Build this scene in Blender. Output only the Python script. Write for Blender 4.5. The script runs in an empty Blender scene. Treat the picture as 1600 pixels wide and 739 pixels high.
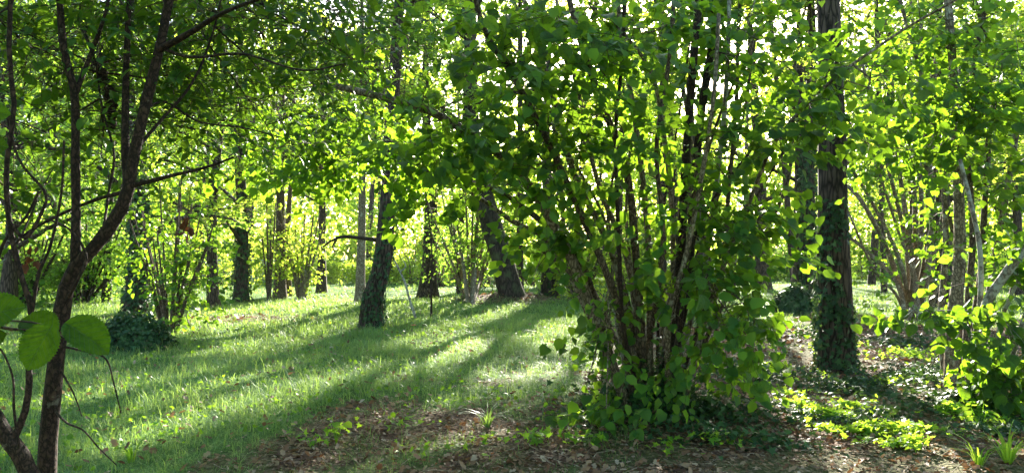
import bpy, math, random
import numpy as np
from mathutils import Vector

# ------------------------------------------------------------------ camera, sky, sun, exposure
SC = bpy.context.scene
F, CX, CY, HOR, CAMH = 1120.0, 800.0, 369.5, 400.0, 1.6
PITCH = math.atan((HOR - CY) / F)
cam_d = bpy.data.cameras.new('camera'); cam = bpy.data.objects.new('camera', cam_d)
SC.collection.objects.link(cam); SC.camera = cam
cam.location = (0, 0, CAMH); cam.rotation_euler = (math.pi / 2 + PITCH, 0, 0)
cam_d.sensor_width = 36; cam_d.lens = 36 * F / 1600; cam_d.clip_start = 0.05; cam_d.clip_end = 2000

SUN_AZ, SUN_EL = math.radians(10.5), math.radians(20.0)
S = np.array([math.sin(SUN_AZ) * math.cos(SUN_EL), math.cos(SUN_AZ) * math.cos(SUN_EL), math.sin(SUN_EL)])
world = bpy.data.worlds.new('World'); SC.world = world; world.use_nodes = True
wn = world.node_tree.nodes; wl = world.node_tree.links; wn.clear()
sky = wn.new('ShaderNodeTexSky'); sky.sky_type = 'NISHITA'; sky.sun_disc = False
sky.sun_elevation = SUN_EL; sky.sun_rotation = SUN_AZ
sky.air_density = 1.0; sky.dust_density = 1.5; sky.ozone_density = 1.0
bg = wn.new('ShaderNodeBackground'); bg.inputs[1].default_value = 0.09
wo = wn.new('ShaderNodeOutputWorld'); wl.new(sky.outputs[0], bg.inputs[0]); wl.new(bg.outputs[0], wo.inputs[0])
sun_d = bpy.data.lights.new('sun', 'SUN'); sun = bpy.data.objects.new('sun', sun_d); SC.collection.objects.link(sun)
sun_d.energy = 5.0; sun_d.angle = math.radians(0.5); sun_d.color = (1.0, 0.93, 0.80)
sun.rotation_euler = Vector(S.tolist()).to_track_quat('Z', 'Y').to_euler(); sun.location = (10, 60, 30)
SC.view_settings.view_transform = 'Standard'; SC.view_settings.look = 'None'
SC.view_settings.exposure = 2.9; SC.view_settings.gamma = 1.0
SC.cycles.max_bounces = 8; SC.cycles.diffuse_bounces = 4; SC.cycles.glossy_bounces = 2
SC.cycles.transmission_bounces = 4; SC.cycles.transparent_max_bounces = 4
SC.cycles.sample_clamp_indirect = 6.0; SC.cycles.use_denoising = True
SC.cycles.caustics_reflective = False; SC.cycles.caustics_refractive = False

rng = np.random.default_rng(11)
random.seed(11)
CP, SP = math.cos(PITCH), math.sin(PITCH)

def P(px, py, Y):
    """world point seen at photograph pixel (px,py) at distance Y ahead of the camera"""
    u, v = (px - CX) / F, -(py - CY) / F
    d = np.array([u, CP - v * SP, SP + v * CP])
    d = d * (Y / d[1])
    return np.array([d[0], d[1], d[2] + CAMH])

def topix(p):
    p = np.atleast_2d(p); x, y, z = p[:, 0], p[:, 1], p[:, 2] - CAMH
    w = y * CP + z * SP; w = np.where(w < .05, .05, w); v = -y * SP + z * CP
    return CX + F * x / w, CY - F * v / w

def vnoise(x, y, seed=0):
    """smooth value noise 0..1"""
    xi, yi = np.floor(x).astype(int), np.floor(y).astype(int); fx, fy = x - xi, y - yi
    fx, fy = fx * fx * (3 - 2 * fx), fy * fy * (3 - 2 * fy)
    def h(a, b):
        n = (a * 374761393 + b * 668265263 + seed * 69069) & 0x7fffffff
        n = ((n ^ (n >> 13)) * 1274126177) & 0x7fffffff
        return ((n ^ (n >> 16)) & 0xffff) / 65535.0
    return (h(xi, yi) * (1 - fx) + h(xi + 1, yi) * fx) * (1 - fy) + (h(xi, yi + 1) * (1 - fx) + h(xi + 1, yi + 1) * fx) * fy

def fbm(x, y, seed=0):
    return (vnoise(x, y, seed) * .55 + vnoise(x * 2.1, y * 2.1, seed + 3) * .3 + vnoise(x * 4.3, y * 4.3, seed + 7) * .15)

def G(x, y):
    """height of the ground"""
    x = np.asarray(x, float); y = np.asarray(y, float)
    z = (fbm(x * .22, y * .22, 5) - .5) * .22 + (vnoise(x * 1.3, y * 1.3, 9) - .5) * .05
    hx, hy = P(1010, 640, 7.6)[:2]
    z = z + .16 * np.exp(-((x - hx) ** 2 + (y - hy) ** 2) / .7)
    z = z + .32 * np.exp(-((x + .1) ** 2 / 3.2 + (y - 24.6) ** 2 / 1.2))       # leafy bank under the leaning tree
    return z

def gp(px, py):
    """ground point under a pixel"""
    Y = CAMH * F / (py - HOR)
    for _ in range(4):
        p = P(px, py, Y); Y = Y + (p[2] - float(G(p[0], p[1]))) * F / (py - HOR)
    p = P(px, py, Y); p[2] = float(G(p[0], p[1])); return p

# ------------------------------------------------------------------ where the sun comes through the canopy
LIT = [(120,655,330,597,6),(330,600,470,560,9),(140,705,560,585,13),(380,638,560,600,16),(560,600,720,548,17),(660,548,745,520,8),
 (740,590,905,583,7),(700,690,770,678,6),(500,725,560,718,6),(130,600,240,585,7),(0,640,90,625,8),(840,548,905,535,7),(620,662,700,640,9),(430,503,560,482,5),(440,482,545,467,5),
 (575,473,700,456,5),(470,455,900,448,4),(750,505,805,482,6),(850,517,905,500,5),(1130,452,1540,446,7),
 (1195,548,1285,532,5),(1420,532,1500,556,5),(1265,640,1420,700,20),(1450,655,1500,640,9),(262,496,365,490,6),
 (110,492,225,482,4),(1530,700,1600,705,9),(885,622,935,640,7),(0,700,60,690,10),(300,470,400,460,4),(1150,520,1230,505,3),
 (980,470,1180,458,3),(1340,470,1420,462,4),(620,540,640,530,6),(200,560,240,552,5)]
TUBES = []
for (px, py, Y, r) in [(430,200,8,.6),(470,290,8.3,.8),(520,270,8.3,.9),(570,290,8.3,.8),(610,250,8,.7),(500,200,8,.7),(570,180,8,.6),(640,290,8,.4),(960,90,10,.5),(1010,190,9,.5),
                       (1585,510,6.2,.5),(1560,600,6.2,.4),(1590,560,6.3,.5),(265,390,16,.8),(300,340,16,.9),
                       (470,380,26,1.8),(540,360,26,1.6),(430,330,26,1.6),(620,330,27,1.6),(700,330,27,1.4),(930,490,8.6,.2),
                       (1450,350,24,1.6),(1380,330,25,1.6),(1530,330,20,1.4),(88,572,1.2,.022),(340,120,6,.3),(180,250,20,1.4),(120,150,22,1.5)]:
    TUBES.append((P(px, py, Y), r))

rt = np.random.default_rng(5)
for n_, x0, x1, y0, y1, Y0, Y1, r0, r1 in [(46, 380, 700, 120, 335, 7.2, 8.6, .28, .6), (16, 700, 1240, 80, 500, 7.0, 8.2, .16, .3), (26, 1330, 1600, 40, 430, 8, 20, .35, .8), (22, 0, 400, 40, 400, 13, 24, .6, 1.0), (12, 100, 560, 20, 260, 4, 6, .15, .3), (34, 330, 820, 290, 425, 26, 50, 1.0, 1.9), (34, 1130, 1600, 100, 425, 22, 46, .9, 1.8), (14, 0, 340, 60, 400, 24, 40, .9, 1.6)]:
    for _ in range(n_): TUBES.append((P(rt.uniform(x0, x1), rt.uniform(y0, y1), rt.uniform(Y0, Y1)), rt.uniform(r0, r1)))
for _ in range(20):                       # small flecks of sun on lawn and litter
    a_, b_ = rt.uniform(60, 1560), 440 + 250 * rt.random() ** 1.2; w_ = (b_ - 400) * rt.uniform(.08, .35); LIT.append((a_ - w_, b_ + w_ * .18, a_ + w_, b_ - w_ * .18, (b_ - 400) * rt.uniform(.015, .04)))

def sunny(pos, strength=1., rad=.06, shafts=True):
    """True for foliage that stands in the way of one of the sun gaps"""
    pos = np.atleast_2d(pos); z = pos[:, 2]; t = z / S[2]
    g = pos - t[:, None] * S
    bad = np.zeros(len(pos), bool)
    inview = g[:, 1] > 4
    px, py = topix(np.column_stack([g[:, 0], np.maximum(g[:, 1], .3), np.zeros(len(g))]))
    wob = (vnoise(px * .05, py * .16, 31) - .5) * 1.1
    mg = rad / S[2] / (np.maximum(g[:, 1], 3) ** 2 / (CAMH * F))
    for x1, y1, x2, y2, hw in LIT:
        dx, dy = x2 - x1, y2 - y1; tt = np.clip(((px - x1) * dx + (py - y1) * dy) / (dx * dx + dy * dy), 0, 1)
        d = np.hypot((px - x1 - tt * dx) / 3.0, py - y1 - tt * dy) / (hw * .72 + mg * .6)
        bad |= inview & (d + wob < 1.0)
    for c, r in TUBES:
        v = pos - c; a = v @ S; d = np.linalg.norm(v - a[:, None] * S, axis=1)
        bad |= (a > r * 2.0 + .5) & (d < r)
    if not shafts: return bad
    far = pos[:, 1] > 32                      # the far canopy is ragged: shafts of sun pass through all its layers
    sh = vnoise(g[:, 0] * .42 + 90, g[:, 1] * .17 + 90, 55) * .6 + vnoise(g[:, 0] * 1.1 + 90, g[:, 1] * .45 + 90, 56) * .4
    bad |= far & (g[:, 1] < 55) & (sh > np.interp(pos[:, 1], [32, 38, 54, 74, 95], [.70, .67, .65, .62, .60]))
    return bad & (rng.random(len(pos)) < strength)

# ------------------------------------------------------------------ mesh helpers
COL = SC.collection
def mk_mesh(name, V, T, smooth=False, uv=None):
    me = bpy.data.meshes.new(name); V = np.asarray(V, np.float32); T = np.asarray(T, np.int32)
    me.vertices.add(len(V)); me.vertices.foreach_set('co', V.ravel())
    k = T.shape[1]
    me.loops.add(T.size); me.loops.foreach_set('vertex_index', T.ravel())
    me.polygons.add(len(T)); me.polygons.foreach_set('loop_start', np.arange(0, T.size, k, dtype=np.int32))
    if smooth: me.polygons.foreach_set('use_smooth', np.ones(len(T), bool))
    me.update(calc_edges=True)
    if uv is not None:
        l = me.uv_layers.new(name='UVMap'); l.data.foreach_set('uv', np.asarray(uv, np.float32)[T.ravel()].ravel())
    return me

def merge(parts):
    Vs, Ts, o = [], [], 0
    for v, t in parts:
        if len(v) == 0: continue
        Vs.append(v); Ts.append(t + o); o += len(v)
    return (np.vstack(Vs), np.vstack(Ts)) if Vs else (np.zeros((0, 3)), np.zeros((0, 3), int))

def link(name, me, mat, parent=None, loc=(0, 0, 0), **props):
    o = bpy.data.objects.new(name, me); COL.objects.link(o)
    if mat is not None and not me.materials: me.materials.append(mat)
    o.parent = parent; o.location = loc
    for k, v in props.items(): o[k] = v
    return o

def part(name, vt, mat, root=None, smooth=False, **props):
    V, T = vt
    if len(V) == 0: return None
    off = np.array(root.location) if root else np.zeros(3)
    return link(name, mk_mesh(name, V - off, T, smooth), mat, root, **props)

def thing(name, label, cat, loc, group=None):
    o = bpy.data.objects.new(name, None); COL.objects.link(o); o.location = tuple(float(c) for c in loc)
    o.empty_display_size = .3; o['label'] = label; o['category'] = cat
    if group: o['group'] = group
    return o

def curve(pts, n):
    """Catmull-Rom through pts"""
    p = np.asarray(pts, float)
    if len(p) == 2: return p[0] + (p[1] - p[0]) * np.linspace(0, 1, n)[:, None]
    q = np.vstack([2 * p[0] - p[1], p, 2 * p[-1] - p[-2]]); m = len(p) - 1
    u = np.linspace(0, m - 1e-6, n); i = u.astype(int); t = (u - i)[:, None]
    a, b, c, d = q[i], q[i + 1], q[i + 2], q[i + 3]
    return .5 * ((2 * b) + (c - a) * t + (2 * a - 5 * b + 4 * c - d) * t ** 2 + (3 * b - a - 3 * c + d) * t ** 3)

def tube(pts, rad, ns=6, rough=0, seed=0):
    pts = np.asarray(pts, float); n = len(pts); rad = np.broadcast_to(np.asarray(rad, float), (n,)).copy()
    tan = np.gradient(pts, axis=0); tan /= np.linalg.norm(tan, axis=1)[:, None] + 1e-9
    ref = np.array([1., 0, 0]) if abs(tan[0][0]) < .8 else np.array([0, 1., 0])
    u = ref - (tan @ ref)[:, None] * tan; u /= np.linalg.norm(u, axis=1)[:, None] + 1e-9
    v = np.cross(tan, u); a = np.linspace(0, 2 * np.pi, ns, endpoint=False)
    R = np.repeat(rad[:, None], ns, 1)
    if rough:
        L = np.concatenate([[0], np.cumsum(np.linalg.norm(np.diff(pts, axis=0), axis=1))])[:, None]
        A = a[None, :]
        rr = max(rad.max(), .02)
        rid = np.abs(vnoise(np.cos(A) * 4.5 + L * .5 / (rr * 6) + 50, np.sin(A) * 4.5 + L * .9 / (rr * 6) + seed * 3.7 + 50, seed) - .5) * 2
        big = vnoise(np.cos(A) * 1.2 + 30 + L * .6, np.sin(A) * 1.2 + L * .8 + 30 + seed, seed + 1) - .5
        R = R * (1 + rough * (rid - .5) + rough * 1.3 * big)
    V = pts[:, None] + R[..., None] * (np.cos(a)[None, :, None] * u[:, None] + np.sin(a)[None, :, None] * v[:, None])
    V = V.reshape(-1, 3)
    i = np.arange(n - 1)[:, None] * ns; j = np.arange(ns)[None, :]; j2 = (j + 1) % ns
    q = np.stack([i + j, i + j2, i + ns + j2, i + ns + j], -1).reshape(-1, 4)
    T = np.vstack([q[:, [0, 1, 2]], q[:, [0, 2, 3]]])
    V = np.vstack([V, pts[-1:] + tan[-1] * rad[-1] * .5]); k = len(V) - 1; b = (n - 1) * ns
    T = np.vstack([T, np.stack([b + np.arange(ns), b + (np.arange(ns) + 1) % ns, np.full(ns, k)], -1)])
    return V, T

def twigs(A, B, r, sag=.06):
    """many thin three-sided twigs from A to B (vectorised)"""
    A = np.asarray(A, float); B = np.asarray(B, float); n = len(A)
    if n == 0: return np.zeros((0, 3)), np.zeros((0, 3), int)
    L = np.linalg.norm(B - A, axis=1)[:, None]
    M = (A + B) / 2 + rng.normal(0, .07, (n, 3)) * L + np.array([0, 0, 1.]) * L * sag
    t = (B - A) / (L + 1e-9); u = np.cross(t, [0.3, 0.2, 1.]); u /= np.linalg.norm(u, axis=1)[:, None] + 1e-9; v = np.cross(t, u)
    r = np.broadcast_to(np.asarray(r, float), (n,))[:, None]
    rings = []
    for C, k in ((A, 1.), (M, .75), (B, .4)):
        for a in (0, 2.094, 4.189): rings.append(C + (math.cos(a) * u + math.sin(a) * v) * r * k)
    V = np.stack(rings, 1).reshape(-1, 3)
    t0 = []
    for s in (0, 3):
        for j in range(3):
            k = (j + 1) % 3; t0 += [(s + j, s + k, s + 3 + k), (s + j, s + 3 + k, s + 3 + j)]
    T = (np.arange(n)[:, None, None] * 9 + np.array(t0)[None]).reshape(-1, 3)
    return V, T

# ------------------------------------------------------------------ leaf templates (base at origin, grows along +y, unit length)
def leaf_grid(n, m, wid, serr=0., pleat=0., fold=.12, curl=.12, peak=.42, cord=.0):
    V, uv = [], []
    for i in range(n + 1):
        t = i / n
        w = wid * (math.sin(math.pi * min(1, t) ** (math.log(.5) / math.log(peak))) ** .62 if 0 < t < 1 else 0)
        if t > .86: w *= (1 - t) / .14 * .5 + .5
        for j in range(-m, m + 1):
            s = j / m; ww = w
            if serr and abs(j) == m and 0 < i < n: ww *= 1 + serr * (1 if i % 2 else -1)
            y = t - cord * (abs(s) ** 2) * (1 - t) ** 2 + abs(s) * .05 * (1 - t)
            z = fold * abs(s) * ww + pleat * math.sin((t - abs(s) * .35) * math.pi * 14) * abs(s) * (1 - abs(s) * .3) - curl * t * t
            V.append((s * ww, y, z)); uv.append((.5 + .5 * s * ww / wid, t))
    W = 2 * m + 1; T = []
    for i in range(n):
        for j in range(2 * m):
            a = i * W + j; T += [(a, a + 1, a + W + 1), (a, a + W + 1, a + W)]
    return np.array(V), np.array(T), np.array(uv)
LEAF0 = leaf_grid(34, 6, .44, .05, .013, .16, .12, .40, .16)
LEAF1 = leaf_grid(8, 2, .45, .03, .0, .2, .22, .42, .12)
# six-triangle rounded leaf
LM = (np.array([(0, 0, 0), (0, .5, -.03), (0, 1, -.16), (-.42, .22, .05), (-.4, .66, .02), (.42, .22, .05), (.4, .66, .02)]),
      np.array([(0, 1, 3), (3, 1, 4), (1, 2, 4), (0, 5, 1), (5, 6, 1), (1, 6, 2)]))
LS = (np.array([(0, 0, 0), (.36, .45, .07), (0, 1, -.08), (-.36, .45, .07)]), np.array([(0, 1, 2), (0, 2, 3)]))
LN = (np.array([(0, 0, 0), (.2, .4, .03), (0, 1, -.1), (-.2, .4, .03), (.13, .75, 0), (-.13, .75, 0)]),
      np.array([(0, 1, 3), (1, 4, 3), (3, 4, 5), (4, 2, 5)]))
LI = (np.array([(0, .06, 0), (.44, -.05, -.02), (.24, .3, .02), (.5, .5, -.04), (.18, .55, .02), (0, 1, -.06), (-.18, .55, .02), (-.5, .5, -.04), (-.24, .3, .02), (-.44, -.05, -.02)]),
      np.array([(0, 1, 2), (2, 3, 4), (4, 5, 6), (6, 7, 8), (8, 9, 0), (0, 2, 8), (2, 4, 6), (2, 6, 8)]))
LD = (np.array([(0, 0, 0), (.3, .2, .06), (.22, .55, .12), (.34, .7, .05), (0, 1, .1), (-.26, .72, .14), (-.2, .45, .04), (-.33, .25, .1), (0, .5, -.02)]),
      np.array([(0, 1, 8), (1, 2, 8), (2, 3, 8), (3, 4, 8), (4, 5, 8), (5, 6, 8), (6, 7, 8), (7, 0, 8)]))

def frames(fwd, nrm):
    f = fwd / (np.linalg.norm(fwd, axis=1)[:, None] + 1e-9)
    x = np.cross(f, nrm); x /= np.linalg.norm(x, axis=1)[:, None] + 1e-9
    z = np.cross(x, f)
    return np.stack([x, f, z], 2)

def inst(tpl, pos, Rm, sc):
    V, T = tpl[0], tpl[1]; n = len(pos)
    if n == 0: return np.zeros((0, 3)), np.zeros((0, 3), int)
    sc = np.broadcast_to(np.asarray(sc, float), (n,))
    VV = np.repeat(V[None], n, 0); wv = rng.uniform(.78, 1.15, (n, 1)); cu = rng.normal(0, .16, (n, 1)); sk = rng.normal(0, .12, (n, 1))
    VV[..., 2] += cu * V[None, :, 1] ** 2 + rng.normal(0, .16, (n, 1)) * V[None, :, 0] + rng.uniform(-.1, .9, (n, 1)) * V[None, :, 0] ** 2
    VV[..., 0] = VV[..., 0] * wv + sk * V[None, :, 1] ** 2
    W = np.einsum('nij,nkj->nki', Rm, VV) * sc[:, None, None] + pos[:, None]
    return W.reshape(-1, 3), (np.arange(n)[:, None, None] * len(V) + T[None]).reshape(-1, 3)

def spray(C, D, k, L, leaf, droop=.45, tilt=.45):
    """k leaves either side of a twig starting at C along D (all arrays); returns pos, frames, sizes, ends"""
    n = len(C); D = D / (np.linalg.norm(D, axis=1)[:, None] + 1e-9)
    side = np.cross(D, [0, 0, 1.]); side /= np.linalg.norm(side, axis=1)[:, None] + 1e-9
    t = (np.arange(k)[None, :] + rng.random((n, k)) * .5) / k
    Ls = L * (.7 + .6 * rng.random((n, 1)))
    sgn = np.where(np.arange(k) % 2 == 0, 1., -1.)[None, :, None]
    sag = -(t ** 2) * Ls * droop * .5
    pos = C[:, None] + D[:, None] * (t * Ls)[..., None] + rng.normal(0, leaf * .35, (n, k, 3)); pos[..., 2] += sag
    fwd = D[:, None] * .55 + side[:, None] * sgn * (.5 + .5 * rng.random((n, k, 1))) + rng.normal(0, .25, (n, k, 3))
    fwd[..., 2] -= droop * (.3 + 1.2 * rng.random((n, k)))
    nr = rng.normal(0, tilt, (n, k, 3)); nr[..., 2] += 1; nr[..., 1] -= .25
    sz = leaf * (.45 + .8 * rng.random((n, k)))
    E = C + D * Ls; E[:, 2] -= Ls[:, 0] * droop * .5
    return pos.reshape(-1, 3), frames(fwd.reshape(-1, 3), nr.reshape(-1, 3)), sz.ravel(), E

# ------------------------------------------------------------------ materials
def new_mat(name):
    m = bpy.data.materials.new(name); m.use_nodes = True; nt = m.node_tree; nt.nodes.clear()
    out = nt.nodes.new('ShaderNodeOutputMaterial'); return m, nt, out

def N(nt, t, **kw):
    n = nt.nodes.new(t)
    for k, v in kw.items():
        if k.startswith('i_'):
            key = k[2:]; n.inputs[int(key) if key.isdigit() else key.replace('_', ' ')].default_value = v
        else: setattr(n, k, v)
    return n

def ramp(nt, fac, stops, interp='LINEAR'):
    r = N(nt, 'ShaderNodeValToRGB'); r.color_ramp.interpolation = interp
    e = r.color_ramp.elements
    while len(e) < len(stops): e.new(.5)
    for el, (p, c) in zip(e, stops): el.position = p; el.color = (*c, 1)
    nt.links.new(fac, r.inputs[0]); return r.outputs[0]

def leaf_mat(name, stops, trans, mixf=.5, rough=.45, objrand=False, veins=False, spec=.16, brown=0.):
    m, nt, out = new_mat(name); L = nt.links
    if objrand: rnd = N(nt, 'ShaderNodeObjectInfo').outputs['Random']
    else: rnd = N(nt, 'ShaderNodeNewGeometry').outputs['Random Per Island']
    c = ramp(nt, rnd, stops)
    tc = N(nt, 'ShaderNodeTexCoord'); nz = N(nt, 'ShaderNodeTexNoise', i_Scale=1.3, i_Detail=2.0); L.new(tc.outputs['Object'], nz.inputs[0])
    hs = N(nt, 'ShaderNodeHueSaturation'); L.new(c, hs.inputs['Color'])
    mr = N(nt, 'ShaderNodeMapRange', i_1=.3, i_2=.7, i_3=.75, i_4=1.3); L.new(nz.outputs[0], mr.inputs[0]); L.new(mr.outputs[0], hs.inputs['Value'])
    base = hs.outputs[0]
    tr = N(nt, 'ShaderNodeMix', data_type='RGBA', blend_type='MULTIPLY', i_0=1.0)
    mr2 = N(nt, 'ShaderNodeMapRange', i_1=0, i_2=1, i_3=.6, i_4=1.25); L.new(rnd, mr2.inputs[0])
    tr.inputs[6].default_value = (*trans, 1); L.new(mr2.outputs[0], tr.inputs[7]); tcol = tr.outputs[2]
    p = N(nt, 'ShaderNodeBsdfPrincipled', i_Roughness=rough); p.inputs['Specular IOR Level'].default_value = spec
    t = N(nt, 'ShaderNodeBsdfTranslucent')
    if veins:
        uv = N(nt, 'ShaderNodeUVMap'); sx = N(nt, 'ShaderNodeSeparateXYZ'); L.new(uv.outputs[0], sx.inputs[0])
        a = N(nt, 'ShaderNodeMath', operation='SUBTRACT', i_1=.5); L.new(sx.outputs[0], a.inputs[0])
        ab = N(nt, 'ShaderNodeMath', operation='ABSOLUTE'); L.new(a.outputs[0], ab.inputs[0])
        k = N(nt, 'ShaderNodeMath', operation='MULTIPLY_ADD', i_1=-.75); L.new(ab.outputs[0], k.inputs[0]); L.new(sx.outputs[1], k.inputs[2])
        s = N(nt, 'ShaderNodeMath', operation='MULTIPLY', i_1=8.5); L.new(k.outputs[0], s.inputs[0])
        pp = N(nt, 'ShaderNodeMath', operation='PINGPONG', i_1=.5); L.new(s.outputs[0], pp.inputs[0])
        v1 = N(nt, 'ShaderNodeMapRange', i_1=.02, i_2=.09, i_3=1, i_4=0); L.new(pp.outputs[0], v1.inputs[0])
        v2 = N(nt, 'ShaderNodeMapRange', i_1=.004, i_2=.016, i_3=1, i_4=0); L.new(ab.outputs[0], v2.inputs[0])
        mx = N(nt, 'ShaderNodeMath', operation='MAXIMUM'); L.new(v1.outputs[0], mx.inputs[0]); L.new(v2.outputs[0], mx.inputs[1])
        vo = N(nt, 'ShaderNodeTexVoronoi', feature='DISTANCE_TO_EDGE', i_Scale=26.0); L.new(uv.outputs[0], vo.inputs[0])
        v3 = N(nt, 'ShaderNodeMapRange', i_1=.0, i_2=.08, i_3=.45, i_4=0); L.new(vo.outputs[0], v3.inputs[0])
        mx2 = N(nt, 'ShaderNodeMath', operation='MAXIMUM'); L.new(mx.outputs[0], mx2.inputs[0]); L.new(v3.outputs[0], mx2.inputs[1])
        cm = N(nt, 'ShaderNodeMix', data_type='RGBA', blend_type='MIX'); L.new(mx.outputs[0], cm.inputs[0]); L.new(base, cm.inputs[6]); cm.inputs[7].default_value = (.10, .17, .06, 1)
        tm = N(nt, 'ShaderNodeMix', data_type='RGBA', blend_type='MULTIPLY'); L.new(mx2.outputs[0], tm.inputs[0]); L.new(tcol, tm.inputs[6]); tm.inputs[7].default_value = (.35, .5, .3, 1)
        nb = N(nt, 'ShaderNodeTexNoise', i_Scale=5.0, i_Detail=6.0, i_Roughness=.7); L.new(uv.outputs[0], nb.inputs[0])
        br = ramp(nt, nb.outputs[0], [(.3, (.55, .6, .5)), (.5, (1, 1, 1)), (.68, (1.25, 1.1, .8))]); bt2 = N(nt, 'ShaderNodeMix', data_type='RGBA', blend_type='MULTIPLY', i_0=1.0); L.new(tm.outputs[2], bt2.inputs[6]); L.new(br, bt2.inputs[7])
        bc2 = N(nt, 'ShaderNodeMix', data_type='RGBA', blend_type='MULTIPLY', i_0=1.0); L.new(cm.outputs[2], bc2.inputs[6]); L.new(br, bc2.inputs[7])
        base, tcol = bc2.outputs[2], bt2.outputs[2]
        bp = N(nt, 'ShaderNodeBump', i_Strength=.9, i_Distance=.003); bp.invert = True; L.new(mx2.outputs[0], bp.inputs['Height']); L.new(bp.outputs[0], p.inputs['Normal'])
    L.new(base, p.inputs['Base Color']); L.new(tcol, t.inputs[0])
    ms = N(nt, 'ShaderNodeMixShader', i_0=mixf); L.new(p.outputs[0], ms.inputs[1]); L.new(t.outputs[0], ms.inputs[2]); L.new(ms.outputs[0], out.inputs[0])
    return m

def bark_mat(name, dark, light, lichen=None, lich_amt=.5, zs=.25, scale=22, bump=.7, moss=None):
    m, nt, out = new_mat(name); L = nt.links
    tc = N(nt, 'ShaderNodeTexCoord'); mp = N(nt, 'ShaderNodeMapping'); mp.inputs['Scale'].default_value = (1, 1, zs); L.new(tc.outputs['Object'], mp.inputs[0])
    n1 = N(nt, 'ShaderNodeTexNoise', i_Scale=float(scale), i_Detail=6.0, i_Roughness=.65); L.new(mp.outputs[0], n1.inputs[0])
    vo = N(nt, 'ShaderNodeTexVoronoi', feature='DISTANCE_TO_EDGE', i_Scale=scale * 1.1)
    mn = N(nt, 'ShaderNodeVectorMath', operation='ADD'); sc = N(nt, 'ShaderNodeVectorMath', operation='SCALE', i_Scale=.05)
    L.new(n1.outputs[1], sc.inputs[0]); L.new(mp.outputs[0], mn.inputs[0]); L.new(sc.outputs[0], mn.inputs[1]); L.new(mn.outputs[0], vo.inputs[0])
    ve = N(nt, 'ShaderNodeMapRange', i_1=0., i_2=.25, i_3=0., i_4=1.); L.new(vo.outputs[0], ve.inputs[0])
    mul = N(nt, 'ShaderNodeMath', operation='MULTIPLY'); L.new(ve.outputs[0], mul.inputs[0]); L.new(n1.outputs[0], mul.inputs[1])
    c = ramp(nt, mul.outputs[0], [(.05, dark), (.55, light)])
    if lichen:
        n2 = N(nt, 'ShaderNodeTexNoise', i_Scale=9.0, i_Detail=5.0, i_Roughness=.7); L.new(tc.outputs['Object'], n2.inputs[0])
        r2 = N(nt, 'ShaderNodeMapRange', i_1=.62 - lich_amt * .25, i_2=.70 - lich_amt * .25, i_3=0, i_4=1); L.new(n2.outputs[0], r2.inputs[0])
        mx = N(nt, 'ShaderNodeMix', data_type='RGBA'); L.new(r2.outputs[0], mx.inputs[0]); L.new(c, mx.inputs[6]); mx.inputs[7].default_value = (*lichen, 1); c = mx.outputs[2]
    if moss:
        n3 = N(nt, 'ShaderNodeTexNoise', i_Scale=3.0, i_Detail=4.0); L.new(tc.outputs['Object'], n3.inputs[0])
        r3 = N(nt, 'ShaderNodeMapRange', i_1=.5, i_2=.68, i_3=0, i_4=.8); L.new(n3.outputs[0], r3.inputs[0])
        mx = N(nt, 'ShaderNodeMix', data_type='RGBA'); L.new(r3.outputs[0], mx.inputs[0]); L.new(c, mx.inputs[6]); mx.inputs[7].default_value = (*moss, 1); c = mx.outputs[2]
    p = N(nt, 'ShaderNodeBsdfPrincipled', i_Roughness=.85); p.inputs['Specular IOR Level'].default_value = .25
    bp = N(nt, 'ShaderNodeBump', i_Strength=bump, i_Distance=.02); L.new(mul.outputs[0], bp.inputs['Height']); L.new(bp.outputs[0], p.inputs['Normal'])
    L.new(c, p.inputs['Base Color']); L.new(p.outputs[0], out.inputs[0]); return m

TY = (.34, .50, .035)
M = {}
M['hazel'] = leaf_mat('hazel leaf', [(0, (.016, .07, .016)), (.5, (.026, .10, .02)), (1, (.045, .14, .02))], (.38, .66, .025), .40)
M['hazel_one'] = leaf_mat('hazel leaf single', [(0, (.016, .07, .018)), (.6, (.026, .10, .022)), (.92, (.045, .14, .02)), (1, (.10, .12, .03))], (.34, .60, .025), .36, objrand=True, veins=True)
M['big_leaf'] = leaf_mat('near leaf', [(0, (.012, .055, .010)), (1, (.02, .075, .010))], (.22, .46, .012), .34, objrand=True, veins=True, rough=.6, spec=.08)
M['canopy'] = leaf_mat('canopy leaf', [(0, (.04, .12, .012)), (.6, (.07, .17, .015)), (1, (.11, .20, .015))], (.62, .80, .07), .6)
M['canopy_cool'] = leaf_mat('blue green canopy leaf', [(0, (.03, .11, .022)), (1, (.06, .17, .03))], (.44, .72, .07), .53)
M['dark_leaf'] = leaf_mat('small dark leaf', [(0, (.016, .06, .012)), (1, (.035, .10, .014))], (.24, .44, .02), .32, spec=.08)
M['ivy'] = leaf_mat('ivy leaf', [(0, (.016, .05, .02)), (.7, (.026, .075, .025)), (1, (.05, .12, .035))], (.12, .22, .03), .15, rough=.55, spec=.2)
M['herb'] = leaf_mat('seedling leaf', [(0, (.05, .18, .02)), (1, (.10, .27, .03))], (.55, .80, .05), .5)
M['grass'] = leaf_mat('grass blade', [(0, (.045, .14, .055)), (.6, (.075, .20, .07)), (.93, (.13, .25, .07)), (1, (.30, .29, .15))], (.42, .60, .10), .4, rough=.5, spec=.2)
M['litter'] = leaf_mat('dead leaf', [(0, (.07, .038, .022)), (.3, (.16, .088, .054)), (.6, (.26, .165, .10)), (.82, (.31, .23, .155)), (.95, (.40, .33, .25)), (1, (.34, .13, .06))], (.30, .14, .05), .15, rough=.65, spec=.2)
M['dead_one'] = leaf_mat('dead leaf single', [(0, (.12, .06, .03)), (.6, (.24, .15, .08)), (1, (.40, .32, .22))], (.30, .14, .05), .15, rough=.65, objrand=True, spec=.2)
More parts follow.
